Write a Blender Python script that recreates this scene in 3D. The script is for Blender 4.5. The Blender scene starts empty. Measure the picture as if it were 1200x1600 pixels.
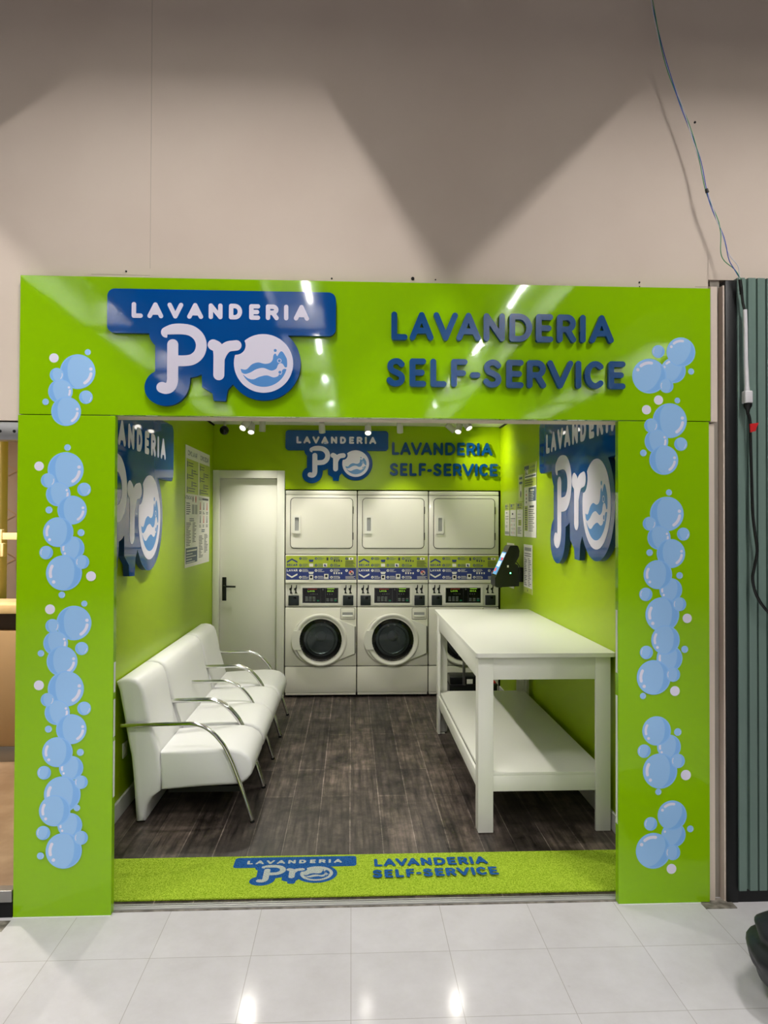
import bpy, bmesh, math, random
import numpy as np
from math import sin, cos, pi, radians
from mathutils import Vector, Matrix, noise
from mathutils.geometry import tessellate_polygon

S = bpy.context.scene
COL = S.collection
random.seed(4)

# ------------------------------------------------------------------ camera
def cam_axes(yaw, pitch, roll):
    f = Vector((sin(yaw)*cos(pitch), cos(yaw)*cos(pitch), sin(pitch)))
    r = Vector((cos(yaw), -sin(yaw), 0)); u = r.cross(f)
    return cos(roll)*r + sin(roll)*u, -sin(roll)*r + cos(roll)*u, f
cr, cu, cf = cam_axes(.0465, .0132, .0036)
cd = bpy.data.cameras.new('camera'); cam = bpy.data.objects.new('camera', cd); COL.objects.link(cam)
cd.sensor_fit = 'VERTICAL'; cd.sensor_height = 36.0; cd.sensor_width = 27.0; cd.lens = 1100/1600*36
cd.clip_start = .02
m = Matrix((cr, cu, -cf)).transposed().to_4x4(); m.translation = Vector((0, -3.0868, 1.6935))
cam.matrix_world = m
S.camera = cam

# ------------------------------------------------------------------ world, exposure
S.view_settings.view_transform = 'Standard'; S.view_settings.look = 'None'
S.view_settings.exposure = 0.0; S.view_settings.gamma = 1.0; S.view_settings.use_curve_mapping = False
w = bpy.data.worlds.new('world'); S.world = w; w.use_nodes = True
w.node_tree.nodes['Background'].inputs[0].default_value = (1.0, .93, .85, 1)
w.node_tree.nodes['Background'].inputs[1].default_value = .10
S.cycles.max_bounces = 8; S.cycles.diffuse_bounces = 4; S.cycles.glossy_bounces = 4; S.cycles.transmission_bounces = 5
S.cycles.sample_clamp_indirect = 6.0
S.cycles.use_denoising = True
S.cycles.caustics_reflective = False; S.cycles.caustics_refractive = False

FAR = .80
MALL_W = 48.0          # each fluorescent fixture of the mall
SPOT_W = 1.0           # multiplier of the shop's ceiling spotlights

# ------------------------------------------------------------------ materials
def lin(c):
    return tuple(((v/255)/12.92 if v/255 <= .04045 else ((v/255+.055)/1.055)**2.4) for v in c) + (1,)
MATS = {}
def mat(name, rgb, rough=.5, metal=0, spec=.5, coat=0, coat_rough=.05, emit=None, estr=0, trans=0, ior=1.45):
    if name in MATS: return MATS[name]
    M = bpy.data.materials.new(name); M.use_nodes = True
    b = M.node_tree.nodes['Principled BSDF']
    b.inputs['Base Color'].default_value = lin(rgb); b.inputs['Roughness'].default_value = rough
    b.inputs['Metallic'].default_value = metal; b.inputs['Specular IOR Level'].default_value = spec
    b.inputs['Coat Weight'].default_value = coat; b.inputs['Coat Roughness'].default_value = coat_rough
    b.inputs['Transmission Weight'].default_value = trans; b.inputs['IOR'].default_value = ior
    if emit: b.inputs['Emission Color'].default_value = lin(emit); b.inputs['Emission Strength'].default_value = estr
    MATS[name] = M
    return M
def nd(M, t, **kw):
    n = M.node_tree.nodes.new(t)
    for k, v in kw.items():
        if k.startswith('_'): setattr(n, k[1:], v)
        else: n.inputs[k.replace('__', ' ')].default_value = v
    return n
def lk(M, a, b): M.node_tree.links.new(a, b)
def bsdf(M): return M.node_tree.nodes['Principled BSDF']
def add_bump(M, scale, strength, dist=.01, detail=3, stretch=None):
    tc = nd(M, 'ShaderNodeTexCoord'); n = nd(M, 'ShaderNodeTexNoise', Scale=scale, Detail=detail)
    src = tc.outputs['Object']
    if stretch:
        mp = nd(M, 'ShaderNodeMapping'); mp.inputs['Scale'].default_value = stretch; lk(M, src, mp.inputs[0]); src = mp.outputs[0]
    lk(M, src, n.inputs['Vector'])
    b = nd(M, 'ShaderNodeBump', Strength=strength, Distance=dist); lk(M, n.outputs['Fac'], b.inputs['Height'])
    lk(M, b.outputs[0], bsdf(M).inputs['Normal'])
    return n
def add_vary(M, c0, c1, scale, detail=4, lo=.35, hi=.65):
    tc = nd(M, 'ShaderNodeTexCoord'); n = nd(M, 'ShaderNodeTexNoise', Scale=scale, Detail=detail)
    lk(M, tc.outputs['Object'], n.inputs['Vector'])
    r = nd(M, 'ShaderNodeValToRGB'); r.color_ramp.elements[0].color = lin(c0); r.color_ramp.elements[1].color = lin(c1)
    r.color_ramp.elements[0].position = lo; r.color_ramp.elements[1].position = hi
    lk(M, n.outputs['Fac'], r.inputs[0]); lk(M, r.outputs[0], bsdf(M).inputs['Base Color'])

GREEN = (134, 184, 5)
M_portal = mat('green vinyl panel', GREEN, .045, spec=.5); add_bump(M_portal, 2.2, .07, .012, 2, (1.6, 1, .7))
M_gwall = mat('green wall paint', (152, 182, 0), .36, spec=.22); add_bump(M_gwall, 90, .03, .001)
M_board = mat('blue acrylic board', (4, 70, 140), .045, spec=.6)
M_boardside = mat('blue board edge', (4, 50, 100), .4)
M_white = mat('white vinyl lettering', (222, 218, 236), .4)
M_wave = mat('mid blue vinyl', (72, 136, 204), .4)
M_letter = mat('blue foam lettering', (2, 64, 118), .2)
M_bub = mat('bubble blue', (148, 192, 238), .22); M_rim = mat('bubble rim', (138, 188, 243), .22)
M_cres = mat('bubble crescent', (126, 178, 236), .22); M_hi = mat('bubble highlight', (222, 220, 240), .25)
M_beige = mat('beige plaster', (214, 200, 187), .75, spec=.2); add_bump(M_beige, 14, .08, .004, 5)
add_vary(M_beige, (208, 193, 180), (216, 202, 189), 1.3)
M_ceil = mat('white ceiling paint', (236, 234, 226), .8)
M_mallceil = mat('grey ceiling', (84, 81, 78), .9); M_dim = mat('dim mall wall', (104, 97, 90), .8)
M_base = mat('white baseboard', (214, 214, 210), .4)
M_dark = mat('black void', (8, 9, 9), .8)
M_door = mat('white door lacquer', (226, 226, 214), .42)
M_mach = mat('white enamel', (228, 226, 214), .3, coat=.2)
M_mach2 = mat('white plastic', (226, 225, 216), .38)
M_black = mat('black plastic', (14, 17, 18), .32)
M_coin = mat('charcoal metal', (30, 38, 40), .35); M_blacks = mat('black glossy panel', (9, 12, 12), .08)
M_gasket = mat('black rubber', (10, 11, 12), .5)
M_drum = mat('dark steel drum', (130, 136, 138), .3, metal=.8)
M_glass = bpy.data.materials.new('tinted door glass'); M_glass.use_nodes = True
def _glass():
    t = M_glass.node_tree; t.nodes.clear()
    o = t.nodes.new('ShaderNodeOutputMaterial'); mx = t.nodes.new('ShaderNodeMixShader'); fr = t.nodes.new('ShaderNodeFresnel'); fr.inputs[0].default_value = 1.5
    tr = t.nodes.new('ShaderNodeBsdfTransparent'); tr.inputs[0].default_value = (.50, .54, .54, 1); g = t.nodes.new('ShaderNodeBsdfGlossy'); g.inputs['Roughness'].default_value = .02
    t.links.new(fr.outputs[0], mx.inputs[0]); t.links.new(tr.outputs[0], mx.inputs[1]); t.links.new(g.outputs[0], mx.inputs[2]); t.links.new(mx.outputs[0], o.inputs[0])
_glass()
M_tmel = mat('white melamine', (226, 226, 218), .35); add_bump(M_tmel, 5, .03, .003, 3)
M_leather = mat('white leatherette', (236, 236, 237), .42); add_bump(M_leather, 9, .16, .006, 5)
M_chrome = mat('chrome tube', (226, 226, 224), .12, metal=1)
M_steel = mat('brushed metal', (150, 150, 150), .35, metal=.9)
M_gold = mat('green print', (168, 184, 52), .5); M_navy = mat('navy print', (44, 60, 128), .5)
M_paper = mat('white print', (232, 230, 224), .5); M_ink = mat('dark print', (54, 60, 74), .5)
M_inkb = mat('slate print', (70, 88, 112), .5); M_greyp = mat('grey print and recess shade', (150, 152, 150), .5)
M_red = mat('red print', (186, 52, 48), .5); M_skin = mat('pink print', (220, 190, 190), .5)
M_pgreen = mat('poster green print', (176, 190, 84), .5); M_pback = mat('poster pale green', (190, 202, 128), .5)
M_chip = mat('pale green display', (170, 230, 70), .4, emit=(170, 235, 60), estr=.35)
M_btn = mat('grey keypad', (96, 102, 100), .4); M_btng = mat('green key', (20, 120, 84), .4)
M_spot = mat('white lamp enamel', (196, 194, 186), .4)
M_lens = mat('spot lens', (255, 250, 240), .3, emit=(255, 248, 236), estr=4)
M_tube = mat('fluorescent tube', (255, 255, 250), .3, emit=(255, 250, 240), estr=5)
M_hood = mat('lamp hood white', (220, 220, 216), .5)
M_shut = mat('grey green metal sheet', (108, 130, 122), .36); add_bump(M_shut, 3, .08, .01, 2, (1, 1, .2))
M_shutd = mat('black metal post', (12, 15, 17), .45)
M_wood = mat('pale wood', (216, 178, 122), .45); add_vary(M_wood, (216, 184, 136), (232, 206, 164), 7, 6)
M_tan = mat('tan panel', (178, 146, 110), .5)
M_taupe = mat('taupe wallpaper', (168, 148, 138), .6)
M_cream = mat('cream panel', (222, 196, 150), .6)
M_bag = mat('black bin bag', (22, 25, 33), .46); add_bump(M_bag, 7, .22, .02, 3)
M_wireb = mat('blue wire', (56, 86, 176), .45); M_wireg = mat('green wire', (58, 140, 92), .45); M_wirew = mat('pale wire', (206, 204, 214), .45)
M_cord = mat('black cord', (10, 11, 12), .4); M_wplastic = mat('white plug plastic', (218, 216, 220), .4)
M_tag = mat('red tape', (190, 30, 34), .4)
M_caulk = mat('white caulk', (226, 228, 226), .5)
M_mortar = mat('grey mortar', (126, 120, 110), .9); add_vary(M_mortar, (92, 88, 80), (150, 144, 134), 22, 6)
M_led = mat('green led', (140, 255, 180), .3, emit=(90, 255, 150), estr=8)
M_screen = mat('lit screen', (120, 190, 230), .2, emit=(70, 150, 220), estr=.7)
M_screenw = mat('lit screen white', (230, 240, 250), .2, emit=(200, 230, 255), estr=.8)
M_screenr = mat('lit screen red', (220, 60, 60), .2, emit=(230, 60, 60), estr=1.1)
M_jamb = mat('jamb recess shade', (150, 143, 133), .7); M_seam = mat('shadow seam', (62, 60, 54), .7)
M_crack = mat('plaster joint', (176, 164, 150), .8)

# dark laminate planks running into the shop
M_lam = mat('dark laminate', (70, 62, 58), .42)
def _lam():
    M = M_lam
    tc = nd(M, 'ShaderNodeTexCoord'); mp = nd(M, 'ShaderNodeMapping'); mp.inputs['Rotation'].default_value = (0, 0, pi/2)
    lk(M, tc.outputs['Object'], mp.inputs[0])
    br = nd(M, 'ShaderNodeTexBrick', Scale=1.0); br.offset = .37; br.offset_frequency = 2
    br.inputs['Color1'].default_value = lin((80, 70, 64)); br.inputs['Color2'].default_value = lin((56, 49, 46)); br.inputs['Mortar'].default_value = lin((116, 106, 99))
    br.inputs['Mortar Size'].default_value = .0022; br.inputs['Brick Width'].default_value = 1.25; br.inputs['Row Height'].default_value = .172; br.inputs['Bias'].default_value = 0
    lk(M, mp.outputs[0], br.inputs['Vector'])
    m2 = nd(M, 'ShaderNodeMapping'); m2.inputs['Scale'].default_value = (38, 2.2, 1); lk(M, tc.outputs['Object'], m2.inputs[0])
    n = nd(M, 'ShaderNodeTexNoise', Scale=1.0, Detail=7, Roughness=.65); lk(M, m2.outputs[0], n.inputs['Vector'])
    n2 = nd(M, 'ShaderNodeTexNoise', Scale=4.5, Detail=9, Roughness=.75); lk(M, tc.outputs['Object'], n2.inputs['Vector'])
    mx = nd(M, 'ShaderNodeMix', _data_type='RGBA', _blend_type='OVERLAY'); mx.inputs[0].default_value = .9
    r1 = nd(M, 'ShaderNodeMapRange'); r1.inputs[1].default_value = .3; r1.inputs[2].default_value = .7; lk(M, n.outputs['Fac'], r1.inputs[0])
    r2 = nd(M, 'ShaderNodeMapRange'); r2.inputs[1].default_value = .32; r2.inputs[2].default_value = .68; lk(M, n2.outputs['Fac'], r2.inputs[0])
    lk(M, br.outputs['Color'], mx.inputs[6]); lk(M, r1.outputs[0], mx.inputs[7])
    mx2 = nd(M, 'ShaderNodeMix', _data_type='RGBA', _blend_type='OVERLAY'); mx2.inputs[0].default_value = .95
    lk(M, mx.outputs[2], mx2.inputs[6]); lk(M, r2.outputs[0], mx2.inputs[7])
    lk(M, mx2.outputs[2], bsdf(M).inputs['Base Color'])
    b = nd(M, 'ShaderNodeBump', Strength=.15, Distance=.002); lk(M, n.outputs['Fac'], b.inputs['Height']); lk(M, b.outputs[0], bsdf(M).inputs['Normal'])
_lam()
# polished pale mall tiles
M_tile = mat('pale polished tile', (214, 212, 211), .2, spec=.045)
def _tile():
    M = M_tile
    tc = nd(M, 'ShaderNodeTexCoord'); mp = nd(M, 'ShaderNodeMapping'); mp.inputs['Location'].default_value = (-.006, -.067, 0)
    lk(M, tc.outputs['Object'], mp.inputs[0])
    br = nd(M, 'ShaderNodeTexBrick', Scale=1.0); br.offset = 0
    br.inputs['Color1'].default_value = lin((207, 205, 208)); br.inputs['Color2'].default_value = lin((203, 201, 204)); br.inputs['Mortar'].default_value = lin((172, 169, 167))
    br.inputs['Mortar Size'].default_value = .0014; br.inputs['Brick Width'].default_value = .389; br.inputs['Row Height'].default_value = .37
    lk(M, mp.outputs[0], br.inputs['Vector'])
    n = nd(M, 'ShaderNodeTexNoise', Scale=2.5, Detail=8, Roughness=.7); lk(M, tc.outputs['Object'], n.inputs['Vector'])
    r = nd(M, 'ShaderNodeValToRGB'); r.color_ramp.elements[0].position = .3; r.color_ramp.elements[1].position = .62
    r.color_ramp.elements[0].color = (.86, .85, .84, 1); r.color_ramp.elements[1].color = (1, 1, 1, 1)
    lk(M, n.outputs['Fac'], r.inputs[0])
    n3 = nd(M, 'ShaderNodeTexNoise', Scale=7.0, Detail=3); lk(M, tc.outputs['Object'], n3.inputs['Vector'])
    r3 = nd(M, 'ShaderNodeValToRGB'); r3.color_ramp.elements[0].position = .74; r3.color_ramp.elements[1].position = .80
    r3.color_ramp.elements[0].color = (1, 1, 1, 1); r3.color_ramp.elements[1].color = (.55, .53, .5, 1)
    lk(M, n3.outputs['Fac'], r3.inputs[0])
    mx = nd(M, 'ShaderNodeMix', _data_type='RGBA', _blend_type='MULTIPLY'); mx.inputs[0].default_value = 1
    lk(M, br.outputs['Color'], mx.inputs[6]); lk(M, r.outputs[0], mx.inputs[7])
    m3 = nd(M, 'ShaderNodeMix', _data_type='RGBA', _blend_type='MULTIPLY'); m3.inputs[0].default_value = 1
    lk(M, mx.outputs[2], m3.inputs[6]); lk(M, r3.outputs[0], m3.inputs[7])
    lk(M, m3.outputs[2], bsdf(M).inputs['Base Color'])
    rr = nd(M, 'ShaderNodeMapRange'); rr.inputs[3].default_value = .07; rr.inputs[4].default_value = .17
    lk(M, n.outputs['Fac'], rr.inputs[0]); lk(M, rr.outputs[0], bsdf(M).inputs['Roughness'])
_tile()
# looped door mat, one pile in three colours
def pile(name, c0, c1):
    M = mat(name, c0, .95, spec=.1); add_vary(M, c0, c1, 240, 2, .4, .6)
    tc = nd(M, 'ShaderNodeTexCoord'); n = nd(M, 'ShaderNodeTexNoise', Scale=320, Detail=2); lk(M, tc.outputs['Object'], n.inputs['Vector'])
    b = nd(M, 'ShaderNodeBump', Strength=1, Distance=.006); lk(M, n.outputs['Fac'], b.inputs['Height']); lk(M, b.outputs[0], bsdf(M).inputs['Normal'])
    return M
M_matg = pile('green mat pile', (140, 176, 30), (196, 222, 74)); M_matb = pile('blue mat pile', (22, 74, 140), (52, 110, 178)); M_matw = pile('white mat pile', (160, 174, 170), (214, 220, 214))

# ------------------------------------------------------------------ object helpers
def origin_of(o):
    v = Vector((0, 0, 0))
    while o is not None: v += o.location; o = o.parent
    return v
def tag(o, label=None, cat=None, group=None, kind=None):
    if label: o['label'] = label
    if cat: o['category'] = cat
    if group: o['group'] = group
    if kind: o['kind'] = kind
    return o
def thing(name, loc, label, cat, group=None):
    o = bpy.data.objects.new(name, None); COL.objects.link(o); o.location = loc; o.empty_display_size = .1
    return tag(o, label, cat, group)
def kids(o): return [c for c in bpy.data.objects if c.parent == o]
def copy_tree(o, parent=None):
    c = o.copy(); COL.objects.link(c)
    if parent is not None: c.parent = parent
    for ch in kids(o): copy_tree(ch, c)
    return c

def _inside(p, L):
    c = False
    for (ax, ay), (bx, by) in zip(L, L[1:]+L[:1]):
        if (ay > p[1]) != (by > p[1]) and p[0] < (bx-ax)*(p[1]-ay)/(by-ay)+ax: c = not c
    return c
def fill(loops):
    """triangles over the concatenated loops; islands and their holes are filled separately"""
    loops = [list(l) for l in loops]; off = [0]
    for l in loops: off.append(off[-1]+len(l))
    dep = [sum(_inside(l[0], q) for j, q in enumerate(loops) if j != i) for i, l in enumerate(loops)]
    out = []
    for i, l in enumerate(loops):
        if dep[i] % 2: continue
        grp = [i]+[j for j in range(len(loops)) if dep[j] == dep[i]+1 and _inside(loops[j][0], l)]
        idx = [off[g]+k for g in grp for k in range(len(loops[g]))]
        for t in tessellate_polygon([[Vector((p[0], p[1], 0)) for p in loops[g]] for g in grp]): out.append(tuple(idx[k] for k in t))
    return out

class MB:
    def __init__(s): s.bm = bmesh.new()
    def box(s, x0, x1, y0, y1, z0, z1, bev=0, seg=2):
        r = bmesh.ops.create_cube(s.bm, size=1)
        c = Vector(((x0+x1)/2, (y0+y1)/2, (z0+z1)/2)); d = (abs(x1-x0), abs(y1-y0), abs(z1-z0))
        for v in r['verts']: v.co = Vector((v.co.x*d[0], v.co.y*d[1], v.co.z*d[2])) + c
        if bev:
            ed = list({e for v in r['verts'] for e in v.link_edges})
            bmesh.ops.bevel(s.bm, geom=ed, offset=min(bev, min(d)*.49), segments=seg, profile=.5, affect='EDGES')
        return s
    def tube(s, pts, r, n=10, cap=True):
        pts = [Vector(p) for p in pts]; rs = r if isinstance(r, (list, tuple)) else [r]*len(pts)
        t = (pts[1]-pts[0]).normalized(); a = Vector((0, 0, 1)) if abs(t.z) < .9 else Vector((1, 0, 0))
        u = t.cross(a).normalized(); rings = []
        for i, p in enumerate(pts):
            t2 = (pts[min(i+1, len(pts)-1)] - pts[max(i-1, 0)]).normalized()
            u = (u - t2*u.dot(t2)).normalized(); v = t2.cross(u)
            rings.append([s.bm.verts.new(p + rs[i]*(cos(2*pi*k/n)*u + sin(2*pi*k/n)*v)) for k in range(n)])
        for A, B in zip(rings, rings[1:]):
            for k in range(n): s.bm.faces.new((A[k], A[(k+1) % n], B[(k+1) % n], B[k]))
        if cap: s.bm.faces.new(rings[0][::-1]); s.bm.faces.new(rings[-1])
        return s
    def lathe(s, prof, c, axis, n=32):
        c = Vector(c); axis = Vector(axis).normalized(); a = Vector((0, 0, 1)) if abs(axis.z) < .9 else Vector((1, 0, 0))
        u = axis.cross(a).normalized(); v = axis.cross(u); rings = []
        for r, h in prof:
            if r < 1e-6: rings.append([s.bm.verts.new(c + axis*h)])
            else: rings.append([s.bm.verts.new(c + axis*h + r*(cos(2*pi*k/n)*u + sin(2*pi*k/n)*v)) for k in range(n)])
        for A, B in zip(rings, rings[1:]):
            for k in range(n):
                q = [A[k % len(A)], A[(k+1) % len(A)], B[(k+1) % len(B)], B[k % len(B)]]
                q2 = [x for i, x in enumerate(q) if x not in q[:i]]
                if len(q2) > 2: s.bm.faces.new(q2)
        return s
    def prism(s, loops, fr, d0, d1, back=True):
        """2-D loops (holes allowed) in frame fr=(origin,U,V,N), pushed from depth d0 to d1 along N"""
        O, U, V, N = fr
        P = lambda p, d: O + U*p[0] + V*p[1] + N*d
        front = [s.bm.verts.new(P(p, d1)) for L in loops for p in L]
        bk = [s.bm.verts.new(P(p, d0)) for L in loops for p in L]
        tris = fill(loops)
        for t in tris:
            try:
                s.bm.faces.new([front[i] for i in t])
                if back: s.bm.faces.new([bk[i] for i in t][::-1])
            except ValueError: pass
        k = 0
        for L in loops:
            for i in range(len(L)):
                a, b = k+i, k+(i+1) % len(L)
                try: s.bm.faces.new((front[a], front[b], bk[b], bk[a]))
                except ValueError: pass
            k += len(L)
        return s
    def build(s, name, mt, parent=None, smooth=True, ang=38, sub=0):
        bmesh.ops.recalc_face_normals(s.bm, faces=s.bm.faces[:])
        o0 = origin_of(parent)
        if parent is not None:
            for v in s.bm.verts: v.co -= o0
        me = bpy.data.meshes.new(name); s.bm.to_mesh(me); s.bm.free()
        me.materials.append(mt)
        if smooth:
            me.polygons.foreach_set('use_smooth', [True]*len(me.polygons)); me.set_sharp_from_angle(angle=radians(ang))
        o = bpy.data.objects.new(name, me); COL.objects.link(o)
        if parent is not None: o.parent = parent
        if sub:
            md = o.modifiers.new('subdivision', 'SUBSURF'); md.levels = sub; md.render_levels = sub
        return o

class Flat:
    """flat print: polygons of several colours in thin layers on one plane"""
    def __init__(s, fr, step=.0002, base=.0004): s.fr = fr; s.p = []; s.step = step; s.base = base; s.n = 0
    def poly(s, pts, mt, lvl=None):
        s.n += 1
        s.p.append(([list(pts)], mt, s.n if lvl is None else lvl)); return s
    def loops(s, L, mt, lvl=None):
        s.n += 1; s.p.append((L, mt, s.n if lvl is None else lvl)); return s
    def rect(s, u0, u1, v0, v1, mt, lvl=None): return s.poly([(u0, v0), (u1, v0), (u1, v1), (u0, v1)], mt, lvl)
    def disc(s, c, r, mt, lvl=None, n=32, ry=None):
        ry = ry or r
        return s.poly([(c[0]+r*cos(2*pi*k/n), c[1]+ry*sin(2*pi*k/n)) for k in range(n)], mt, lvl)
    def build(s, name, parent=None):
        O, U, V, N = s.fr; o0 = origin_of(parent); vs = []; fs = []; mi = []; ms = []
        up = U.cross(V).dot(N) > 0
        for L, mt, lvl in s.p:
            if mt not in ms: ms.append(mt)
            b = len(vs)
            for l in L:
                for p in l: vs.append(tuple(O + U*p[0] + V*p[1] + N*(s.base + s.step*lvl) - o0))
            for t in fill(L):
                a = [([q for l in L for q in l])[i] for i in t]
                ccw = (a[1][0]-a[0][0])*(a[2][1]-a[0][1]) - (a[1][1]-a[0][1])*(a[2][0]-a[0][0]) > 0
                fs.append([b+i for i in (t if ccw == up else t[::-1])]); mi.append(ms.index(mt))
        me = bpy.data.meshes.new(name); me.from_pydata(vs, [], fs)
        for mt in ms: me.materials.append(mt)
        me.polygons.foreach_set('material_index', mi); me.update()
        o = bpy.data.objects.new(name, me); COL.objects.link(o)
        if parent is not None: o.parent = parent
        return o

def struct(name, b, mt, smooth=False):
    return tag(b.build(name, mt, None, smooth), kind='structure')

# ------------------------------------------------------------------ outlines from distance fields
def seg_dist(X, Y, pts):
    d = np.full(X.shape, 1e9)
    if len(pts) == 1: return np.hypot(X-pts[0][0], Y-pts[0][1])
    for (ax, ay), (bx, by) in zip(pts, pts[1:]):
        vx, vy = bx-ax, by-ay; L = vx*vx+vy*vy+1e-12
        t = np.clip(((X-ax)*vx+(Y-ay)*vy)/L, 0, 1)
        d = np.minimum(d, np.hypot(X-ax-t*vx, Y-ay-t*vy))
    return d
def poly_sd(X, Y, pts):
    ins = np.zeros(X.shape, bool); n = len(pts)
    for i in range(n):
        ax, ay = pts[i]; bx, by = pts[(i+1) % n]
        c = ((ay > Y) != (by > Y)) & (X < (bx-ax)*(Y-ay)/(by-ay+1e-12)+ax); ins ^= c
    d = seg_dist(X, Y, list(pts)+[pts[0]])
    return np.where(ins, -d, d)
def rdp(L, tol):
    def rec(a):
        if len(a) < 3: return a
        (x0, y0), (x1, y1) = a[0], a[-1]; dx, dy = x1-x0, y1-y0; n = math.hypot(dx, dy) or 1e-9
        dm, k = max((abs((p[0]-x0)*dy-(p[1]-y0)*dx)/n if (dx or dy) else math.hypot(p[0]-x0, p[1]-y0), i) for i, p in enumerate(a[1:-1], 1))
        if dm < tol: return [a[0], a[-1]]
        return rec(a[:k+1])[:-1] + rec(a[k:])
    h = len(L)//2
    return rec(L[:h+1])[:-1] + rec(L[h:]+[L[0]])[:-1]
def contours(f, x0, x1, y0, y1, h, tol=None):
    xs = np.arange(x0, x1+h, h); ys = np.arange(y0, y1+h, h); X, Y = np.meshgrid(xs, ys)
    F = f(X, Y) + 1e-7; I = F < 0
    code = I[:-1, :-1]*1 + I[:-1, 1:]*2 + I[1:, 1:]*4 + I[1:, :-1]*8
    T = {1: [(3, 0)], 2: [(0, 1)], 3: [(3, 1)], 4: [(1, 2)], 5: [(3, 0), (1, 2)], 6: [(0, 2)], 7: [(3, 2)], 8: [(2, 3)], 9: [(2, 0)], 10: [(0, 1), (2, 3)], 11: [(2, 1)], 12: [(1, 3)], 13: [(1, 0)], 14: [(0, 3)]}
    adj = {}
    def eid(j, i, e): return ((j, i, 0), (j, i+1, 1), (j+1, i, 0), (j, i, 1))[e]
    for j, i in zip(*np.nonzero((code > 0) & (code < 15))):
        for a, b in T[int(code[j, i])]:
            A, B = eid(j, i, a), eid(j, i, b); adj.setdefault(A, []).append(B); adj.setdefault(B, []).append(A)
    def pt(e):
        j, i, v = e; a = F[j, i]; b = F[j+1, i] if v else F[j, i+1]; t = a/(a-b)
        return (float(xs[i]), float(ys[j]+t*h)) if v else (float(xs[i]+t*h), float(ys[j]))
    seen = set(); out = []
    for s0 in adj:
        if s0 in seen: continue
        L = [s0]; seen.add(s0); cur = s0
        while True:
            nx = [e for e in adj[cur] if e not in seen]
            if not nx: break
            cur = nx[0]; seen.add(cur); L.append(cur)
        if len(L) > 6:
            P = rdp([pt(e) for e in L], tol or h*.12)
            if len(P) > 2: out.append(P)
    return out
def smooth_pts(p, n=6, closed=False):
    out = []; N = len(p)
    for i in range(N if closed else N-1):
        g = (lambda k: p[k % N]) if closed else (lambda k: p[max(0, min(N-1, k))])
        a, b, c, d = g(i-1), g(i), g(i+1), g(i+2)
        for k in range(n):
            t = k/n
            out.append(tuple(.5*(2*b[q]+(c[q]-a[q])*t+(2*a[q]-5*b[q]+4*c[q]-d[q])*t*t+(3*b[q]-a[q]-3*c[q]+d[q])*t**3) for q in range(2)))
    if not closed: out.append(p[-1])
    return out

# ------------------------------------------------------------------ round stroke alphabet
def arc(cx, cy, rx, ry, a0, a1, n=10): return [(cx+rx*cos(radians(a0+(a1-a0)*k/n)), cy+ry*sin(radians(a0+(a1-a0)*k/n))) for k in range(n+1)]
GL = {
 'L': (.62, [[(0, 1), (0, 0), (1, 0)]]), 'A': (.86, [[(0, 0), (.5, 1), (1, 0)], [(.19, .3), (.81, .3)]]), 'V': (.86, [[(0, 1), (.5, 0), (1, 1)]]),
 'N': (.8, [[(0, 0), (0, 1), (1, 0), (1, 1)]]), 'I': (.001, [[(0, 0), (0, 1)]]), '-': (.36, [[(0, .42), (1, .42)]]),
 'D': (.78, [[(0, 0), (0, 1), (.42, 1)] + arc(.42, .5, .58, .5, 90, -90, 14) + [(0, 0)]]),
 'E': (.62, [[(1, 1), (0, 1), (0, 0), (1, 0)], [(0, .5), (.86, .5)]]), 'F': (.6, [[(1, 1), (0, 1), (0, 0)], [(0, .5), (.86, .5)]]),
 'R': (.72, [[(0, 0), (0, 1), (.55, 1)] + arc(.55, .73, .42, .27, 90, -90, 10) + [(0, .46)], [(.55, .46), (1, 0)]]),
 'P': (.7, [[(0, 0), (0, 1), (.55, 1)] + arc(.55, .72, .42, .28, 90, -90, 10) + [(0, .44)]]),
 'S': (.68, [smooth_pts([(.95, .86), (.75, .97), (.45, 1), (.12, .9), (.06, .73), (.22, .58), (.55, .49), (.88, .38), (.97, .22), (.82, .06), (.48, 0), (.2, .04), (0, .15)], 4)]),
 'C': (.76, [arc(.55, .5, .55, .5, 48, 312, 20)]), 'G': (.8, [arc(.52, .5, .52, .5, 48, 320, 20) + [(.98, .45), (.6, .45)]]),
 'O': (.86, [arc(.5, .5, .5, .5, 0, 360, 26)]), 'Q': (.86, [arc(.5, .5, .5, .5, 0, 360, 26), [(.65, .25), (1, -.05)]]),
 'M': (.95, [[(0, 0), (0, 1), (.5, .35), (1, 1), (1, 0)]]), 'T': (.74, [[(0, 1), (1, 1)], [(.5, 1), (.5, 0)]]), 'U': (.76, [[(0, 1), (0, .4)] + arc(.5, .4, .5, .4, 180, 360, 12) + [(1, 1)]]),
 '1': (.3, [[(0, .8), (1, 1), (1, 0)]]), '2': (.6, [arc(.5, .72, .48, .28, 160, -40, 10) + [(0, 0), (1, 0)]]), '3': (.6, [arc(.45, .74, .45, .26, 150, -90, 10), arc(.45, .25, .5, .25, 90, -150, 10)]),
 '4': (.66, [[(.75, 0), (.75, 1), (0, .3), (1, .3)]]), '5': (.6, [[(.9, 1), (.15, 1), (.1, .55)] + arc(.45, .32, .5, .32, 110, -140, 10)]), '6': (.62, [arc(.5, .3, .5, .3, 0, 360, 16), [(.02, .35), (.25, .8), (.6, 1)]]),
 '7': (.6, [[(0, 1), (1, 1), (.35, 0)]]), '8': (.6, [arc(.5, .75, .42, .25, 0, 360, 14), arc(.5, .25, .5, .25, 0, 360, 14)]),
 '~': (.7, [[(0, 1.22), (.3, 1.32), (.7, 1.18), (1, 1.28)]]), ',': (.2, [[(.5, -.1), (.2, -.3)]]),
}
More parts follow.
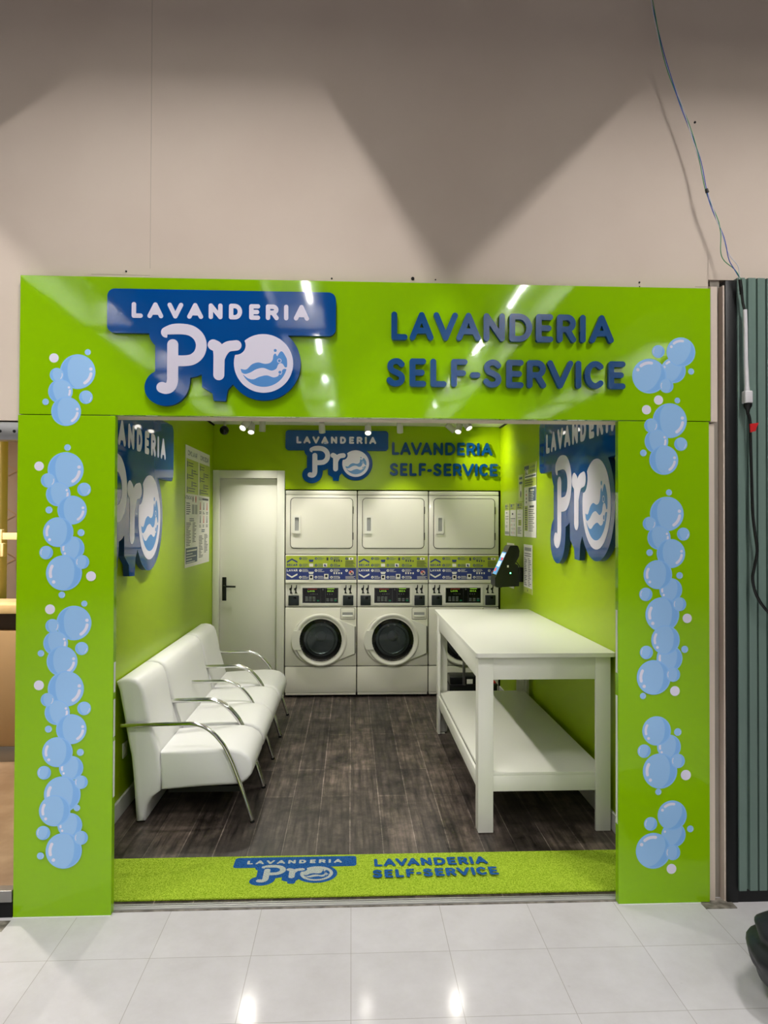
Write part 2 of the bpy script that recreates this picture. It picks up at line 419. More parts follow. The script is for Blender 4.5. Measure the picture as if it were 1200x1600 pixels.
def glyph_strokes(ch, u0, u1, v0, v1, r):
    a, b = u0+r, u1-r; c, d = v0+r, v1-r
    if b < a: a = b = (u0+u1)/2
    return [[(a+x*(b-a), c+y*(d-c)) for x, y in st] for st in GL[ch][1]]
def strokes_loops(strokes, r, h):
    xs = [p[0] for s_ in strokes for p in s_]; ys = [p[1] for s_ in strokes for p in s_]
    def f(X, Y):
        d = np.full(X.shape, 1e9)
        for s_ in strokes: d = np.minimum(d, seg_dist(X, Y, s_))
        return d - r
    return contours(f, min(xs)-r-2*h, max(xs)+r+2*h, min(ys)-r-2*h, max(ys)+r+2*h, h)
TC = {}
def text_loops(txt, H, rr=.1, gap=.24, res=22):
    """centred text of cap height H; list of loops"""
    k = (txt, rr, gap)
    if k not in TC:
        st = []; x = 0
        for ch in txt:
            if ch == ' ': x += .45; continue
            wd = GL[ch][0]+2*rr
            st += glyph_strokes(ch, x, x+wd, 0, 1, rr); x += wd+gap
        out = []
        TC[k] = (strokes_loops(st, rr, 1/res), x-gap)
    L, W = TC[k]
    return [[((p[0]-W/2)*H, p[1]*H) for p in l] for l in L], W*H
def put(L, u, v): return [[(p[0]+u, p[1]+v) for p in l] for l in L]

# ------------------------------------------------------------------ the logo and the lettering
KU = .000944
def logo_shapes():
    bar = lambda X, Y: (np.hypot(np.maximum(np.abs(X-581)-(519-34), 0), np.maximum(np.abs(Y-168)-(101-34), 0)) - 34)
    stemP = smooth_pts([(358, 320), (358, 440), (358, 485), (349, 511), (330, 521), (311, 516)], 5)
    bowlP = smooth_pts([(329, 264), (360, 250), (405, 248), (445, 257), (475, 283), (487, 320), (477, 360), (448, 386), (410, 393), (372, 393)], 5)
    stemR = smooth_pts([(541, 318), (560, 330), (567, 360), (567, 455)], 6)
    armR = smooth_pts([(567, 385), (583, 350), (606, 326), (645, 319)], 6)
    def P(X, Y): return np.minimum(seg_dist(X, Y, stemP)-25, np.where((np.abs(X-358) < 25.5) & (Y > 272) & (Y < 296), 5, seg_dist(X, Y, bowlP)-24.5))
    def Pfull(X, Y): return np.minimum(seg_dist(X, Y, stemP)-25, seg_dist(X, Y, bowlP)-24.5)
    def r(X, Y): return np.minimum(seg_dist(X, Y, stemR)-25, seg_dist(X, Y, armR)-24)
    def o(X, Y): return np.maximum(np.hypot(X-770, Y-400)-135, -(r(X, Y)-19))
    tabp = [(493, 440), (495, 510), (543, 538), (547, 570), (596, 572), (604, 522), (640, 480), (640, 420)]
    def back(X, Y):
        d = np.minimum(bar(X, Y), Pfull(X, Y)-54)
        d = np.minimum(d, r(X, Y)-38); d = np.minimum(d, np.hypot(X-770, Y-400)-170)
        d = np.minimum(d, seg_dist(X, Y, [(335, 515)])-79)
        return np.minimum(d, poly_sd(X, Y, tabp)-4)
    circ = lambda X, Y, k=108: np.hypot(X-770, Y-400)-k
    up = smooth_pts([(655, 425), (690, 430), (716, 406), (745, 396), (775, 402), (798, 398), (811, 384), (815, 362), (824, 354), (832, 366), (836, 360), (848, 344), (862, 352), (885, 400), (870, 418), (858, 402), (846, 398), (836, 406), (828, 424), (805, 433), (770, 421), (738, 427), (708, 444), (680, 449)], 4, True)
    lo = smooth_pts([(672, 452), (700, 470), (725, 474), (752, 462), (785, 455), (815, 464), (836, 458), (842, 446), (850, 452), (852, 436), (866, 424), (890, 440), (860, 500), (770, 540), (690, 500)], 4, True)
    def wave(X, Y):
        d = np.minimum(np.maximum(poly_sd(X, Y, up), circ(X, Y)), np.maximum(poly_sd(X, Y, lo), circ(X, Y)))
        d = np.minimum(d, np.hypot(X-823, Y-340)-7)
        for c in ((842, 387), (845, 440)): d = np.maximum(d, -(np.hypot(X-c[0], Y-c[1])-10)); d = np.minimum(d, np.hypot(X-c[0], Y-c[1])-7)
        return d
    cv = lambda L: [[((x-581)*KU, -(y-68)*KU) for x, y in l] for l in L]
    txt = []
    for ch, a, b in zip('LAVANDERIA', (172, 243, 333, 422, 519, 611, 703, 779, 862, 907), (222, 314, 404, 494, 582, 671, 753, 838, 883, 977)):
        st = [[(x, 328-y) for x, y in s_] for s_ in glyph_strokes(ch, a, b, 128, 200, 10)]
        txt += strokes_loops(st, 10, 1.6)
    return dict(back=cv(contours(back, 50, 1112, 55, 620, 3.0)), txt=cv(txt), white=cv(contours(lambda X, Y: np.minimum(np.minimum(P(X, Y), r(X, Y)), o(X, Y)), 270, 930, 210, 560, 2.0)),
                wave=cv(contours(wave, 640, 900, 320, 520, 1.5)))
LOGO = logo_shapes()
def scaled(L, su, sv): return [[(p[0]*su, p[1]*sv) for p in l] for l in L]
def logo_sign(name, fr, su, sv, off, thick, label):
    O, U, V, N = fr
    root = thing(name, O, label, 'sign')
    b = MB().prism(scaled(LOGO['back'], su, sv), fr, off, off+thick-.002).build('board', M_boardside, root, ang=50)
    MB().prism(scaled(LOGO['back'], su, sv), fr, off+thick-.002, off+thick).build('board_face', M_board, root, ang=50)
    MB().prism(scaled(LOGO['txt'], su, sv), fr, off+thick, off+thick+.0015).build('lettering', M_white, root, False)
    s_ = MB().prism(scaled(LOGO['white'], su, sv), fr, off+thick, off+thick+.0015).build('script_lettering', M_white, root, False)
    wv = Flat(fr, .0003, off+thick+.0015).loops(scaled(LOGO['wave'], su, sv), M_wave).build('wave_emblem', s_)
    if off > .002:
        for u, v in ((-.4, -.1), (.4, -.1), (.15, -.4)):
            p = O + U*u*su + V*v*sv
            MB().tube([p, p+N*(off+.001)], .012, 10).build('spacer', M_steel, root)
    return root
LET1 = [('L', 0, 53), ('A', 60, 138), ('V', 138, 218), ('A', 213, 293), ('N', 303, 373), ('D', 388, 463), ('E', 476, 533), ('R', 546, 610), ('I', 623, 643), ('A', 655, 736)]
LET2 = [('S', -15, 46), ('E', 60, 114), ('L', 128, 181), ('F', 196, 250), ('-', 258, 292), ('S', 302, 363), ('E', 378, 435), ('R', 446, 510), ('V', 514, 600), ('I', 609, 626), ('C', 638, 705), ('E', 718, 775)]
def lettering_sign(name, fr, s, thick, label, v1=0, v2=-1.66):
    """two raised lines; unit: 92 = cap height, s metres per unit"""
    O, U, V, N = fr; root = thing(name, O, label, 'sign')
    for row, base in ((LET1, -92), (LET2, -92-152)):
        for ch, a, b in row:
            L = strokes_loops(glyph_strokes(ch, a, b, base, base+92, 9.4), 9.4, 2.0)
            mb = MB(); Ls = scaled(L, s, s); mb.prism(Ls, fr, .0019, thick)
            mb.build('letter', M_letter, root, ang=50)
    return root

# ------------------------------------------------------------------ SETTING: mall
FZ = .012                       # shop floor level
YB = 3.667                      # back wall / machine front plane
XL, XR, HC = -1.314, 1.442, 2.61
struct('floor', MB().box(-8, 8, -15, 1.6, -.1, 0), M_tile)
struct('ceiling', MB().box(-8, 8, -15, .14, 4.75, 4.85), M_mallceil)
struct('wall_front', MB().box(-6, -1.44, .036, .14, 2.125, 4.75).box(-1.44, 1.62, .036, .14, 2.147, 4.75).box(-1.44, XL, .036, .14, 0, 2.147).box(XR, 1.62, .036, .14, 0, 2.147)
       .box(1.62, 6, .036, .14, 2.80, 4.75).box(1.68, 6, .065, .14, 0, 2.80), M_beige)
struct('wall_rear', MB().box(-8, 8, -15.1, -15, 0, 4.75), M_dim)
struct('wall_west', MB().box(-8.1, -8, -15, .14, 0, 4.75), M_dim)
struct('wall_east', MB().box(8, 8.1, -15, .14, 0, 4.75), M_dim)
# right-hand jamb beside the portal
struct('trim_1', MB().box(1.6128, 1.644, .0, .14, 2.146, 2.757, .002).box(1.606, 1.634, .012, .14, 0, 2.138), M_beige)
struct('trim_12', MB().box(1.634, 1.676, .045, .14, 0, 2.80), M_jamb)  # recess shade carried by a darker jamb colour
struct('trim_2', MB().box(1.672, 1.6795, .005, .14, 0.0, 2.765, .001), M_beige)
struct('trim_3', MB().box(-.888, -.886, .0352, .037, 2.80, 4.75).box(-1.14, -.887, .0352, .037, 2.769, 2.7705).box(1.56, 1.66, .0352, .037, 2.765, 2.768), M_crack)
hl = MB()
for x, z, r in ((.27, 2.778, .0075), (-.091, 2.771, .004), (.372, 2.775, .003), (1.301, 2.781, .004), (1.302, 2.762, .0025), (-.99, 2.785, .004), (1.56, 3.52, .005)):
    hl.lathe([(0, .003), (r, .003), (r, 0)], (x, .036, z), (0, -1, 0), 12)
struct('trim_4', hl, M_dark)
struct('trim_5', MB().box(1.56, 1.70, -.05, .03, 0, .004), M_mortar)
struct('trim_6', MB().box(-1.58, -1.43, -.10, -.02, 0, .0012), M_mortar)
# ------------------------------------------------------------------ SETTING: shop
struct('floor_shop', MB().box(XL-.05, XR+.05, .06, 4.6, -.02, FZ), M_lam)
struct('ceiling_shop', MB().box(XL-.08, XR+.08, .14, YB, HC, HC+.08), M_ceil)
struct('wall_left', MB().box(XL-.085, XL, .14, YB, 0, HC), M_gwall)
struct('wall_right', MB().box(XR, XR+.09, .14, YB, 0, HC), M_gwall)
struct('wall_back', MB().box(-.632, XR+.09, YB, YB+.09, 1.996, HC+.08).box(XL-.085, -.632, YB, YB+.09, 2.17, HC+.08), M_gwall)
struct('wall_niche', MB().box(-.64, XR+.04, 4.5, 4.55, 0, 2.1).box(-.66, -.632, YB+.09, 4.5, 0, 2.1).box(XR, XR+.03, YB+.002, 4.5, 0, 2.1).box(-.64, XR+.04, YB+.09, 4.5, 2.0, 2.05), M_dark)  # niche blackened so the gaps around the machines stay in deep shade
struct('baseboard_left', MB().box(XL, XL+.014, .16, YB, FZ, FZ+.10, .003), M_base)
struct('baseboard_right', MB().box(XR-.014, XR, .16, YB-.01, FZ, FZ+.10, .003), M_base)
struct('shadow_gap_strip', MB().box(XL, XL+.014, .14, YB, HC-.012, HC+.002).box(XR-.014, XR, .14, YB, HC-.012, HC+.002), M_dark)  # black strips painted in for the shadow gap at the ceiling edges
# metal threshold with a caulk line
struct('trim_8', MB().box(-1.30, 1.43, .035, .083, 0, .010, .002).box(-1.30, 1.43, .044, .05, .010, .0125).box(-1.30, 1.43, .06, .066, .010, .0125), mat('threshold aluminium', (186, 186, 184), .5, metal=.5))
struct('trim_9', MB().box(-1.02, 1.19, .026, .036, 0, .003), M_mortar)

# door (closed) with its casing
dx0, dx1, dzt = -1.312, -.634, 2.174
fr_ = MB().box(dx0, dx0+.06, YB-.014, YB+.09, FZ, dzt, .004).box(dx1-.072, dx1, YB-.014, YB+.09, FZ, dzt, .004).box(dx0+.06, dx1-.072, YB-.014, YB+.09, dzt-.075, dzt, .004)
door = struct('door_1', fr_, M_door, True)
MB().box(dx0+.062, dx1-.074, YB+.045, YB+.08, FZ+.004, dzt-.077, .002).build('door_leaf', M_door, door)
lf = [c for c in bpy.data.objects if c.name == 'door_leaf'][0]
hx = dx0+.062+.042
MB().box(hx-.02, hx+.02, YB+.036, YB+.046, .93, 1.155, .018, 4).build('handle_plate', M_black, lf)
MB().tube([(hx, YB+.04, 1.07), (hx, YB-.008, 1.07), (hx+.02, YB-.012, 1.07), (hx+.115, YB-.012, 1.068)], .009, 10).build('lever_handle', M_black, lf)

# ------------------------------------------------------------------ PORTAL PANELS
X, Y, Z = Vector((1, 0, 0)), Vector((0, 1, 0)), Vector((0, 0, 1))
BUB = {
'A': [(-1.282,2.392,0.02,'W'),(-1.139,2.419,0.013,'t'),(-1.181,2.334,0.075,'R'),(-1.253,2.248,0.052,'m'),(-1.269,2.319,0.03,'r'),(-1.228,2.162,0.063,'R'),(-1.145,2.224,0.029,'s'),(-1.315,2.202,0.014,'t')],
'B': [(-1.221,2.006,0.014,'t'),(-1.34,1.925,0.02,'W'),(-1.228,1.91,0.076,'R'),(-1.258,1.805,0.052,'m'),(-1.301,1.864,0.031,'r'),(-1.199,1.737,0.062,'R'),(-1.149,1.826,0.029,'s'),(-1.296,1.737,0.015,'t'),(-1.196,1.573,0.051,'n'),(-1.256,1.642,0.064,'L'),(-1.16,1.64,0.015,'t'),(-1.306,1.554,0.029,'S'),(-1.23,1.467,0.076,'L'),(-1.154,1.514,0.03,'l'),(-1.116,1.453,0.021,'W'),(-1.238,1.373,0.014,'t')],
'C': [(-1.288,1.311,0.021,'W'),(-1.144,1.335,0.013,'t'),(-1.187,1.252,0.074,'R'),(-1.263,1.166,0.052,'m'),(-1.277,1.24,0.03,'r'),(-1.153,1.143,0.028,'s'),(-1.324,1.123,0.014,'t'),(-1.235,1.089,0.065,'R'),(-1.218,0.971,0.076,'R'),(-1.331,0.987,0.021,'W'),(-1.253,0.87,0.053,'m'),(-1.294,0.925,0.029,'r'),(-1.14,0.887,0.029,'s'),(-1.193,0.799,0.064,'R'),(-1.289,0.8,0.015,'t'),(-1.192,0.634,0.051,'n'),(-1.25,0.702,0.064,'L'),(-1.154,0.7,0.015,'t'),(-1.305,0.615,0.029,'S'),(-1.228,0.522,0.077,'L'),(-1.15,0.573,0.029,'l'),(-1.195,0.391,0.052,'n'),(-1.259,0.453,0.066,'L'),(-1.166,0.464,0.014,'t'),(-1.306,0.36,0.03,'S'),(-1.219,0.283,0.076,'L'),(-1.148,0.337,0.03,'l'),(-1.316,0.263,0.015,'t')],
'D': [(1.441,2.375,0.057,'q'),(1.476,2.458,0.066,'T'),(1.331,2.348,0.078,'T'),(1.372,2.459,0.029,'S'),(1.409,2.305,0.032,'l'),(1.522,2.371,0.014,'t')],
'E': [(1.373,2.241,0.021,'W'),(1.318,2.197,0.021,'W'),(1.459,2.24,0.013,'t'),(1.424,2.149,0.078,'R'),(1.363,2.056,0.054,'m'),(1.339,2.126,0.032,'r'),(1.396,1.972,0.066,'R'),(1.474,2.044,0.03,'s'),(1.303,2.003,0.015,'t')],
'F': [(1.42,1.827,0.014,'t'),(1.41,1.731,0.077,'R'),(1.374,1.624,0.053,'m'),(1.331,1.687,0.031,'r'),(1.485,1.641,0.029,'s'),(1.428,1.554,0.065,'R'),(1.331,1.558,0.015,'t'),(1.427,1.392,0.052,'n'),(1.368,1.46,0.065,'L'),(1.467,1.456,0.015,'t'),(1.313,1.372,0.03,'S'),(1.388,1.282,0.077,'L'),(1.466,1.328,0.031,'l'),(1.501,1.265,0.021,'W'),(1.42,1.087,0.059,'n'),(1.402,1.169,0.065,'L'),(1.315,1.114,0.03,'S'),(1.489,1.127,0.016,'t'),(1.348,1.003,0.077,'L'),(1.436,1.015,0.032,'l'),(1.444,0.942,0.022,'W'),(1.299,0.921,0.014,'t')],
'G': [(1.418,0.694,0.054,'n'),(1.362,0.765,0.065,'L'),(1.458,0.759,0.017,'t'),(1.305,0.676,0.03,'S'),(1.377,0.587,0.078,'L'),(1.458,0.631,0.032,'l'),(1.494,0.568,0.023,'W'),(1.369,0.495,0.014,'t')],
'H': [(1.438,0.304,0.055,'q'),(1.432,0.39,0.066,'T'),(1.334,0.354,0.03,'S'),(1.514,0.329,0.015,'t'),(1.346,0.235,0.079,'T'),(1.434,0.226,0.034,'l'),(1.428,0.154,0.022,'W')],
}
# highlight angle start, end (deg), dot angle, crescent centre
BST = {'R': (-58, -8, 12, 185), 'L': (150, 196, 222, -5), 'T': (80, 130, 152, -30), 'm': (-22, 6, 26, 195), 'n': (165, 192, 216, -10), 'q': (112, 136, 160, -30), 'r': (-45, 15, None, 190), 'l': (150, 205, None, -5), 's': (-50, 0, None, 200), 'S': (140, 200, None, -20), 't': (-60, 20, None, 190)}
def bubbles(key, parent, zmin=None, zmax=None):
    F = Flat((Vector((0, 0, 0)), X, Z, -Y), .00004, .0003)
    for cx, cz, r, t in BUB[key]:
        if t == 'W': F.disc((cx, cz), r, M_hi); continue
        F.disc((cx, cz), r, M_rim, n=44 if r > .04 else 26); F.disc((cx, cz), r*.94, M_bub, n=44 if r > .04 else 26)
        a0, a1, dt, cc = BST[t]
        if r > .025:
            o_ = []; i_ = []
            for k in range(17):
                th = radians(cc-78+156*k/16); o_.append((cx+.93*r*cos(th), cz+.93*r*sin(th)))
                q = .93-.36*cos(pi*(k/16-.5)); i_.append((cx+q*r*cos(th), cz+q*r*sin(th)))
            F.poly(o_+i_[1:-1][::-1], M_cres)
        rr, hw = .76*r, (.085 if r > .04 else .05)*r
        A = [radians(a0+(a1-a0)*k/10) for k in range(11)]
        e0 = [(cx+rr*cos(A[0])+hw*cos(A[0]+pi+b), cz+rr*sin(A[0])+hw*sin(A[0]+pi+b)) for b in [pi*k/6 for k in range(1, 6)]]
        e1 = [(cx+rr*cos(A[-1])+hw*cos(A[-1]+b), cz+rr*sin(A[-1])+hw*sin(A[-1]+b)) for b in [pi*k/6 for k in range(1, 6)]]
        F.poly([(cx+(rr+hw)*cos(a), cz+(rr+hw)*sin(a)) for a in A] + e1 + [(cx+(rr-hw)*cos(a), cz+(rr-hw)*sin(a)) for a in A[::-1]] + e0, M_hi)
        if dt is not None: F.disc((cx+rr*cos(radians(dt)), cz+rr*sin(radians(dt))), hw*1.15, M_hi, n=16)
    return F.build('bubble_decal', parent)
hd = tag(MB().box(-1.427, 1.612, 0, .035, 2.1485, 2.748, .0012, 1).build('header_panel', M_portal), 'wide glossy green header panel over the shop entrance', 'panel')
pl = tag(MB().box(-1.431, -1.02, 0, .035, .003, 2.1455, .0012, 1).build('pillar_panel', M_portal), 'tall green entrance panel with bubbles, left of the opening by the white chairs', 'panel', 'green entrance pillars')
pr = tag(MB().box(1.189, 1.604, 0, .035, .003, 2.1455, .0012, 1).build('pillar_panel', M_portal), 'tall green entrance panel with bubbles, beside the grey-green metal sheeting', 'panel', 'green entrance pillars')
MB().box(-1.431, -1.02, -.006, .0, 0, .004, .001).build('caulk_line', M_caulk, pl); MB().box(1.189, 1.604, -.006, 0, 0, .004, .001).build('caulk_line', M_caulk, pr)
for p_, xe, zs in ((pl, -1.0200, ((.50, .74), (.76, .92), (.95, 1.08))), (pr, 1.189, ((.35, .92), (1.02, 1.30)))):
    for za, zb_ in zs: MB().box(xe-.0008, xe+.0008, .010, .030, za, zb_).build('edge_tape', M_caulk, p_)
for k, p in zip('ABCDEFGH', (hd, pl, pl, hd, pr, pr, pr, pr)): bubbles(k, p)

# ------------------------------------------------------------------ SIGNS
logo_sign('logo_sign', (Vector((-.5605, 0, 2.689)), X, Z, -Y), 1, 1, .0019, .022, 'blue logo sign with white script on the header above the entrance')
logo_sign('logo_sign', (Vector((-.138, YB, 2.557)), X, Z, -Y), 1.0, 1.0, .0, .03, 'small blue logo sign on the back wall above the machines')
logo_sign('logo_sign', (Vector((XL, 1.085, 2.365)), Y, Z, X), 1.875, 2.08, .010, .034, 'large blue logo sign on the green wall above the white chairs')
logo_sign('logo_sign', (Vector((XR, 1.202, 2.435)), -Y, Z, -X), 1.82, 2.038, .010, .034, 'large blue logo sign on the green wall above the white table')
lettering_sign('lettering_sign', (Vector((.172, 0, 2.612)), X, Z, -Y), .001345, .022, 'raised dark blue two-line lettering on the entrance header')
lettering_sign('lettering_sign', (Vector((.387, YB, 2.452)), X, Z, -Y), .00132, .03, 'raised dark blue two-line lettering on the back wall over the machines')

# ------------------------------------------------------------------ WASHER AND DRYER STACKS
def make_stack():
    W, x0, yf = .686, -.628, YB
    root = thing('washer_dryer', (x0+W/2, yf, FZ), 'white stacked washer and dryer standing beside the closed door', 'washing machine', 'stacked washers and dryers at the back wall')
    def R(a, b, y0, y1, z0, z1, bev=.004, seg=2, mb=None): return (mb or MB()).box(x0+a, x0+b, y0, y1, z0, z1, bev, seg)
    g = .004
    b = MB()
    R(g, W-g, yf, yf+.7, 1.945, 1.985, .006, 2, b); R(g, W-g, yf+.002, yf+.7, 1.378, 1.943, .004, 2, b)
    b.build('cabinet', M_mach, root)
    R(g+.006, W-g-.006, yf+.03, yf+.7, .03, 1.38, 0).build('chassis', M_gasket, root)  # coloured black so the seams between the front panels look shaded
    # thin dark ring painted for the shaded gap around the dryer door
    def rrect(u0, u1, v0, v1, r, n=6): return [(u1-r+r*cos(a), v1-r+r*sin(a)) for a in [pi/2*k/n for k in range(n+1)]] + [(u0+r-r*sin(a), v1-r+r*cos(a)) for a in [pi/2*k/n for k in range(n+1)]] + [(u0+r-r*cos(a), v0+r-r*sin(a)) for a in [pi/2*k/n for k in range(n+1)]] + [(u1-r+r*sin(a), v0+r-r*cos(a)) for a in [pi/2*k/n for k in range(n+1)]]
    frx = (Vector((x0, yf, 0)), X, Z, -Y)
    dd = MB().prism([rrect(.053, .639, 1.437, 1.911, .033)], frx, -.001, .005).prism([rrect(.056, .636, 1.440, 1.908, .030)], frx, .0045, .0075).build('dryer_door', M_mach, root)
    MB().prism([rrect(.0465, .6455, 1.4305, 1.9175, .040), rrect(.052, .640, 1.436, 1.912, .034)], frx, -.001, .0008).build('door_gap_shade', M_seam, root)
    h = MB().prism([rrect(.068, .146, 1.575, 1.752, .010), rrect(.092, .130, 1.600, 1.728, .005)], frx, .005, .024).build('pull_handle', M_mach2, dd)
    MB().box(x0+.092, x0+.130, yf-.0105, yf-.006, 1.600, 1.728).build('handle_recess_shade', M_greyp, h)  # grey plate paints the shade inside the handle opening
    for zz in (1.80, 1.55): MB().box(x0+.640, x0+.650, yf-.0085, yf+.002, zz-.035, zz+.035, .002).build('hinge', M_seam, root)
    # instruction panel
    ip = R(g, W-g, yf-.004, yf+.04, 1.118, 1.372, .004).build('instruction_panel', M_mach, root)
    F = Flat((Vector((x0, yf-.004, 0)), X, Z, -Y), .00015, .0004)
    F.rect(.009, .678, 1.248, 1.362, M_gold); F.rect(.009, .678, 1.134, 1.248, M_navy)
    ch = lambda v, s_, mt: F.poly([(.018, v), (.065, v+.028*s_), (.118, v), (.118, v+.016*s_), (.065, v+.044*s_), (.018, v+.016*s_)][::1], mt)
    ch(1.293, 1, M_navy); ch(1.194, -1, M_paper)
    L, _ = text_loops('SECAR', .022, .13, .16); F.loops([[(p[0]*.100/_+.068, p[1]+1.263) for p in l] for l in L], M_navy)
    L, _ = text_loops('LAVAR', .022, .13, .16); F.loops([[(p[0]*.100/_+.068, p[1]+1.212) for p in l] for l in L], M_paper)
    nums = {(.147, 0): '1', (.147, 1): '2', (.295, 0): '3', (.295, 1): '4', (.442, 0): '5', (.442, 1): '6', (.586, 0): '7'}
    rnd = random.Random(3)
    for top in (1, 0):
        base = 1.248 if top else 1.134; mc, mt = (M_navy, M_gold) if top else (M_paper, M_navy); ml = M_navy if top else M_paper
        for (u, k), n_ in nums.items():
            v = base+(.088 if k == 0 else .024); F.disc((u, v), .0125, mc, n=20)
            L, _ = text_loops(n_, .013, .14); F.loops(put(L, u, v-.0065), mt)
            if u < .58:
                for q in range(3):
                    F.rect(u+.018, u+.018+rnd.uniform(.035, .065), v+.008-q*.010, v+.0115-q*.010, ml)
        if top:
            F.poly([(.225, base+.078), (.272, base+.078), (.265, base+.056), (.232, base+.056)], M_navy)
            F.rect(.230, .268, base+.010, base+.040, M_paper); F.rect(.395, .412, base+.070, base+.098, M_ink)
            F.rect(.362, .400, base+.008, base+.042, M_paper); F.rect(.372, .385, base+.012, base+.034, M_navy); F.rect(.380, .394, base+.012, base+.020, M_navy)
            for q in range(4): F.rect(.465+q*.022, .476+q*.022, base+.058, base+.078-.006*(q % 2), M_ink)
            F.disc((.518, base+.022), .006, M_navy, n=12); F.rect(.606, .650, base+.076, base+.098, M_paper); F.disc((.626, base+.087), .007, M_ink, n=12)
            for q in range(6): F.rect(.572, .666-.01*(q % 3), base+.010+q*.010, base+.0135+q*.010, M_ink)
        else:
            F.poly([(.222, base+.076), (.275, base+.076), (.266, base+.054), (.231, base+.054)], M_paper)
            F.rect(.229, .270, base+.002, base+.046, M_paper); F.disc((.249, base+.026), .012, M_black, n=16)
            F.rect(.372, .414, base+.008, base+.056, M_paper); F.disc((.393, base+.036), .012, M_black, n=16)
            for q in range(4): F.rect(.462+q*.023, .474+q*.023, base+.054, base+.072, M_paper)
            F.disc((.516, base+.020), .007, M_paper, n=12)
            F.disc((.630, base+.066), .024, M_skin, n=16); F.disc((.622, base+.076), .010, M_red, n=10); F.disc((.636, base+.062), .009, M_black, n=10); F.disc((.640, base+.086), .006, M_red, n=10); F.rect(.612, .648, base+.046, base+.058, M_greyp)
            for q in range(3): F.rect(.575, .668-.012*(q % 2), base+.010+q*.010, base+.0135+q*.010, M_paper)
    F.build('printed_instructions', ip)
    MB().box(x0+g, x0+W-g, yf-.012, yf+.03, 1.100, 1.126, .005).build('trim_lip', M_mach, root)
    # control fascia
    cp = R(g, W-g, yf+.006, yf+.05, .876, 1.098, .004).build('control_fascia', M_mach2, root)
    fr2 = (Vector((x0, yf+.006, 0)), X, Z, -Y)
    MB().prism([[(.150, .892), (.530, .892), (.530, 1.076), (.150, 1.076)], [(.166, .910), (.508, .910), (.508, 1.056), (.166, 1.056)]], fr2, -.001, .012).build('display_bezel', M_mach2, cp)
    dp = MB().box(x0+.164, x0+.510, yf+.001, yf+.008, .908, 1.058).build('display', M_blacks, cp)
    D = Flat((Vector((x0, yf+.001, 0)), X, Z, -Y), .00015, .0004)
    for a, b_ in ((.172, .340), (.384, .502)):
        for q in (0, 1): D.rect(a, b_, (.914, 1.050)[q], (.9155, 1.0515)[q], M_btn)
        D.rect(a, a+.0012, .914, 1.05, M_btn); D.rect(b_-.0012, b_, .914, 1.05, M_btn)
    D.rect(.215, .305, 1.040, 1.046, M_red); D.rect(.402, .470, 1.044, 1.049, M_chip)
    L, _ = text_loops('LAVA', .014, .09); D.loops(put(L, .250, 1.018), M_chip)
    L, _ = text_loops('SECA', .014, .09); D.loops(put(L, .432, 1.018), M_chip)
    D.disc((.362, 1.040), .007, M_btn, n=14)
    for q in range(4): D.rect(.245+q*.019, .252+q*.019, .992, 1.000, M_btn)
    for q in range(3): D.rect(.400+q*.022, .407+q*.022, .992, 1.000, M_btn)
    for r_ in range(3):
        for c_ in range(3): D.rect(.194+c_*.035, .220+c_*.035, .928+r_*.0165, .940+r_*.0165, M_btn)
    D.rect(.304, .326, .928, .940, M_btng)
    for r_ in range(2):
        for c_ in range(3): D.rect(.394+c_*.037, .420+c_*.037, .928+r_*.0165, .940+r_*.0165, M_btng if (c_ == 2 and r_ == 0) else M_btn)
    D.build('keypad_markings', dp)
    for ox in (.033, .552):
        c = MB().box(x0+ox, x0+ox+.100, yf-.004, yf+.008, .888, .984, .003).build('coin_box', M_coin, cp)
        MB().box(x0+ox+.048, x0+ox+.074, yf-.006, yf, .950, .970, .002).build('lock', M_blacks, c)
        for q in (0, 1):
            ux = ox+.020+q*.046
            pts = [(ux+.007, 1.084), (ux+.014, 1.084), (ux+.014, 1.052), (ux+.010, 1.036), (ux+.010, 1.016), (ux+.021, 1.002), (ux-.006, 1.002), (ux-.001, 1.018), (ux-.002, 1.030), (ux-.012, 1.038), (ux-.012, 1.050), (ux+.003, 1.058)]
            MB().prism([pts], fr2, -.001, .004).build('coin_slot', M_black, cp)
    # washer front
    wf = R(g, W-g, yf, yf+.05, .311, .869, .006).build('front_panel', M_mach, root)
    MB().prism([rrect(.528, .670, .752, .864, .010), rrect(.5315, .6665, .7555, .8605, .008)], frx, -.001, .0008).build('drawer_gap_shade', M_seam, root)  # dark ring painted for the shaded gap around the drawer
    sd = R(.532, .666, yf-.005, yf+.003, .756, .860, .006).build('soap_drawer', M_mach, root)
    MB().box(x0+.548, x0+.648, yf-.0062, yf-.003, .792, .822).build('drawer_recess_shade', M_greyp, sd)  # grey plate paints the shading of the finger recess
    MB().box(x0+.548, x0+.648, yf-.016, yf-.004, .774, .796, .006).build('drawer_pull', M_mach2, sd)
    # porthole door
    cx, cz = x0+W/2, .562
    fr3 = (Vector((cx, yf, cz)), X, Z, -Y)
    def outline(Xg, Yg):
        e = (np.hypot((Xg+.016)/.262, (Yg)/.240)-1)*.24
        return np.minimum(e, poly_sd(Xg, Yg, [(0, .2405), (.085, .226), (.325, .128), (.325, -.128), (.085, -.226), (0, -.2405)]))
    wd = MB().prism(contours(lambda a, b_: np.maximum(outline(a, b_), -(np.hypot(a, b_)-.2)), -.3, .35, -.26, .26, .006, .0006), fr3, -.002, .022).build('washer_door', M_mach2, root, ang=50)
    MB().lathe([(.252, -.020), (.249, -.030), (.240, -.036), (.231, -.036), (.214, -.024), (.202, -.016), (.199, -.004)], (cx, yf, cz), Y, 64).build('door_ring', M_mach2, wd, ang=60)
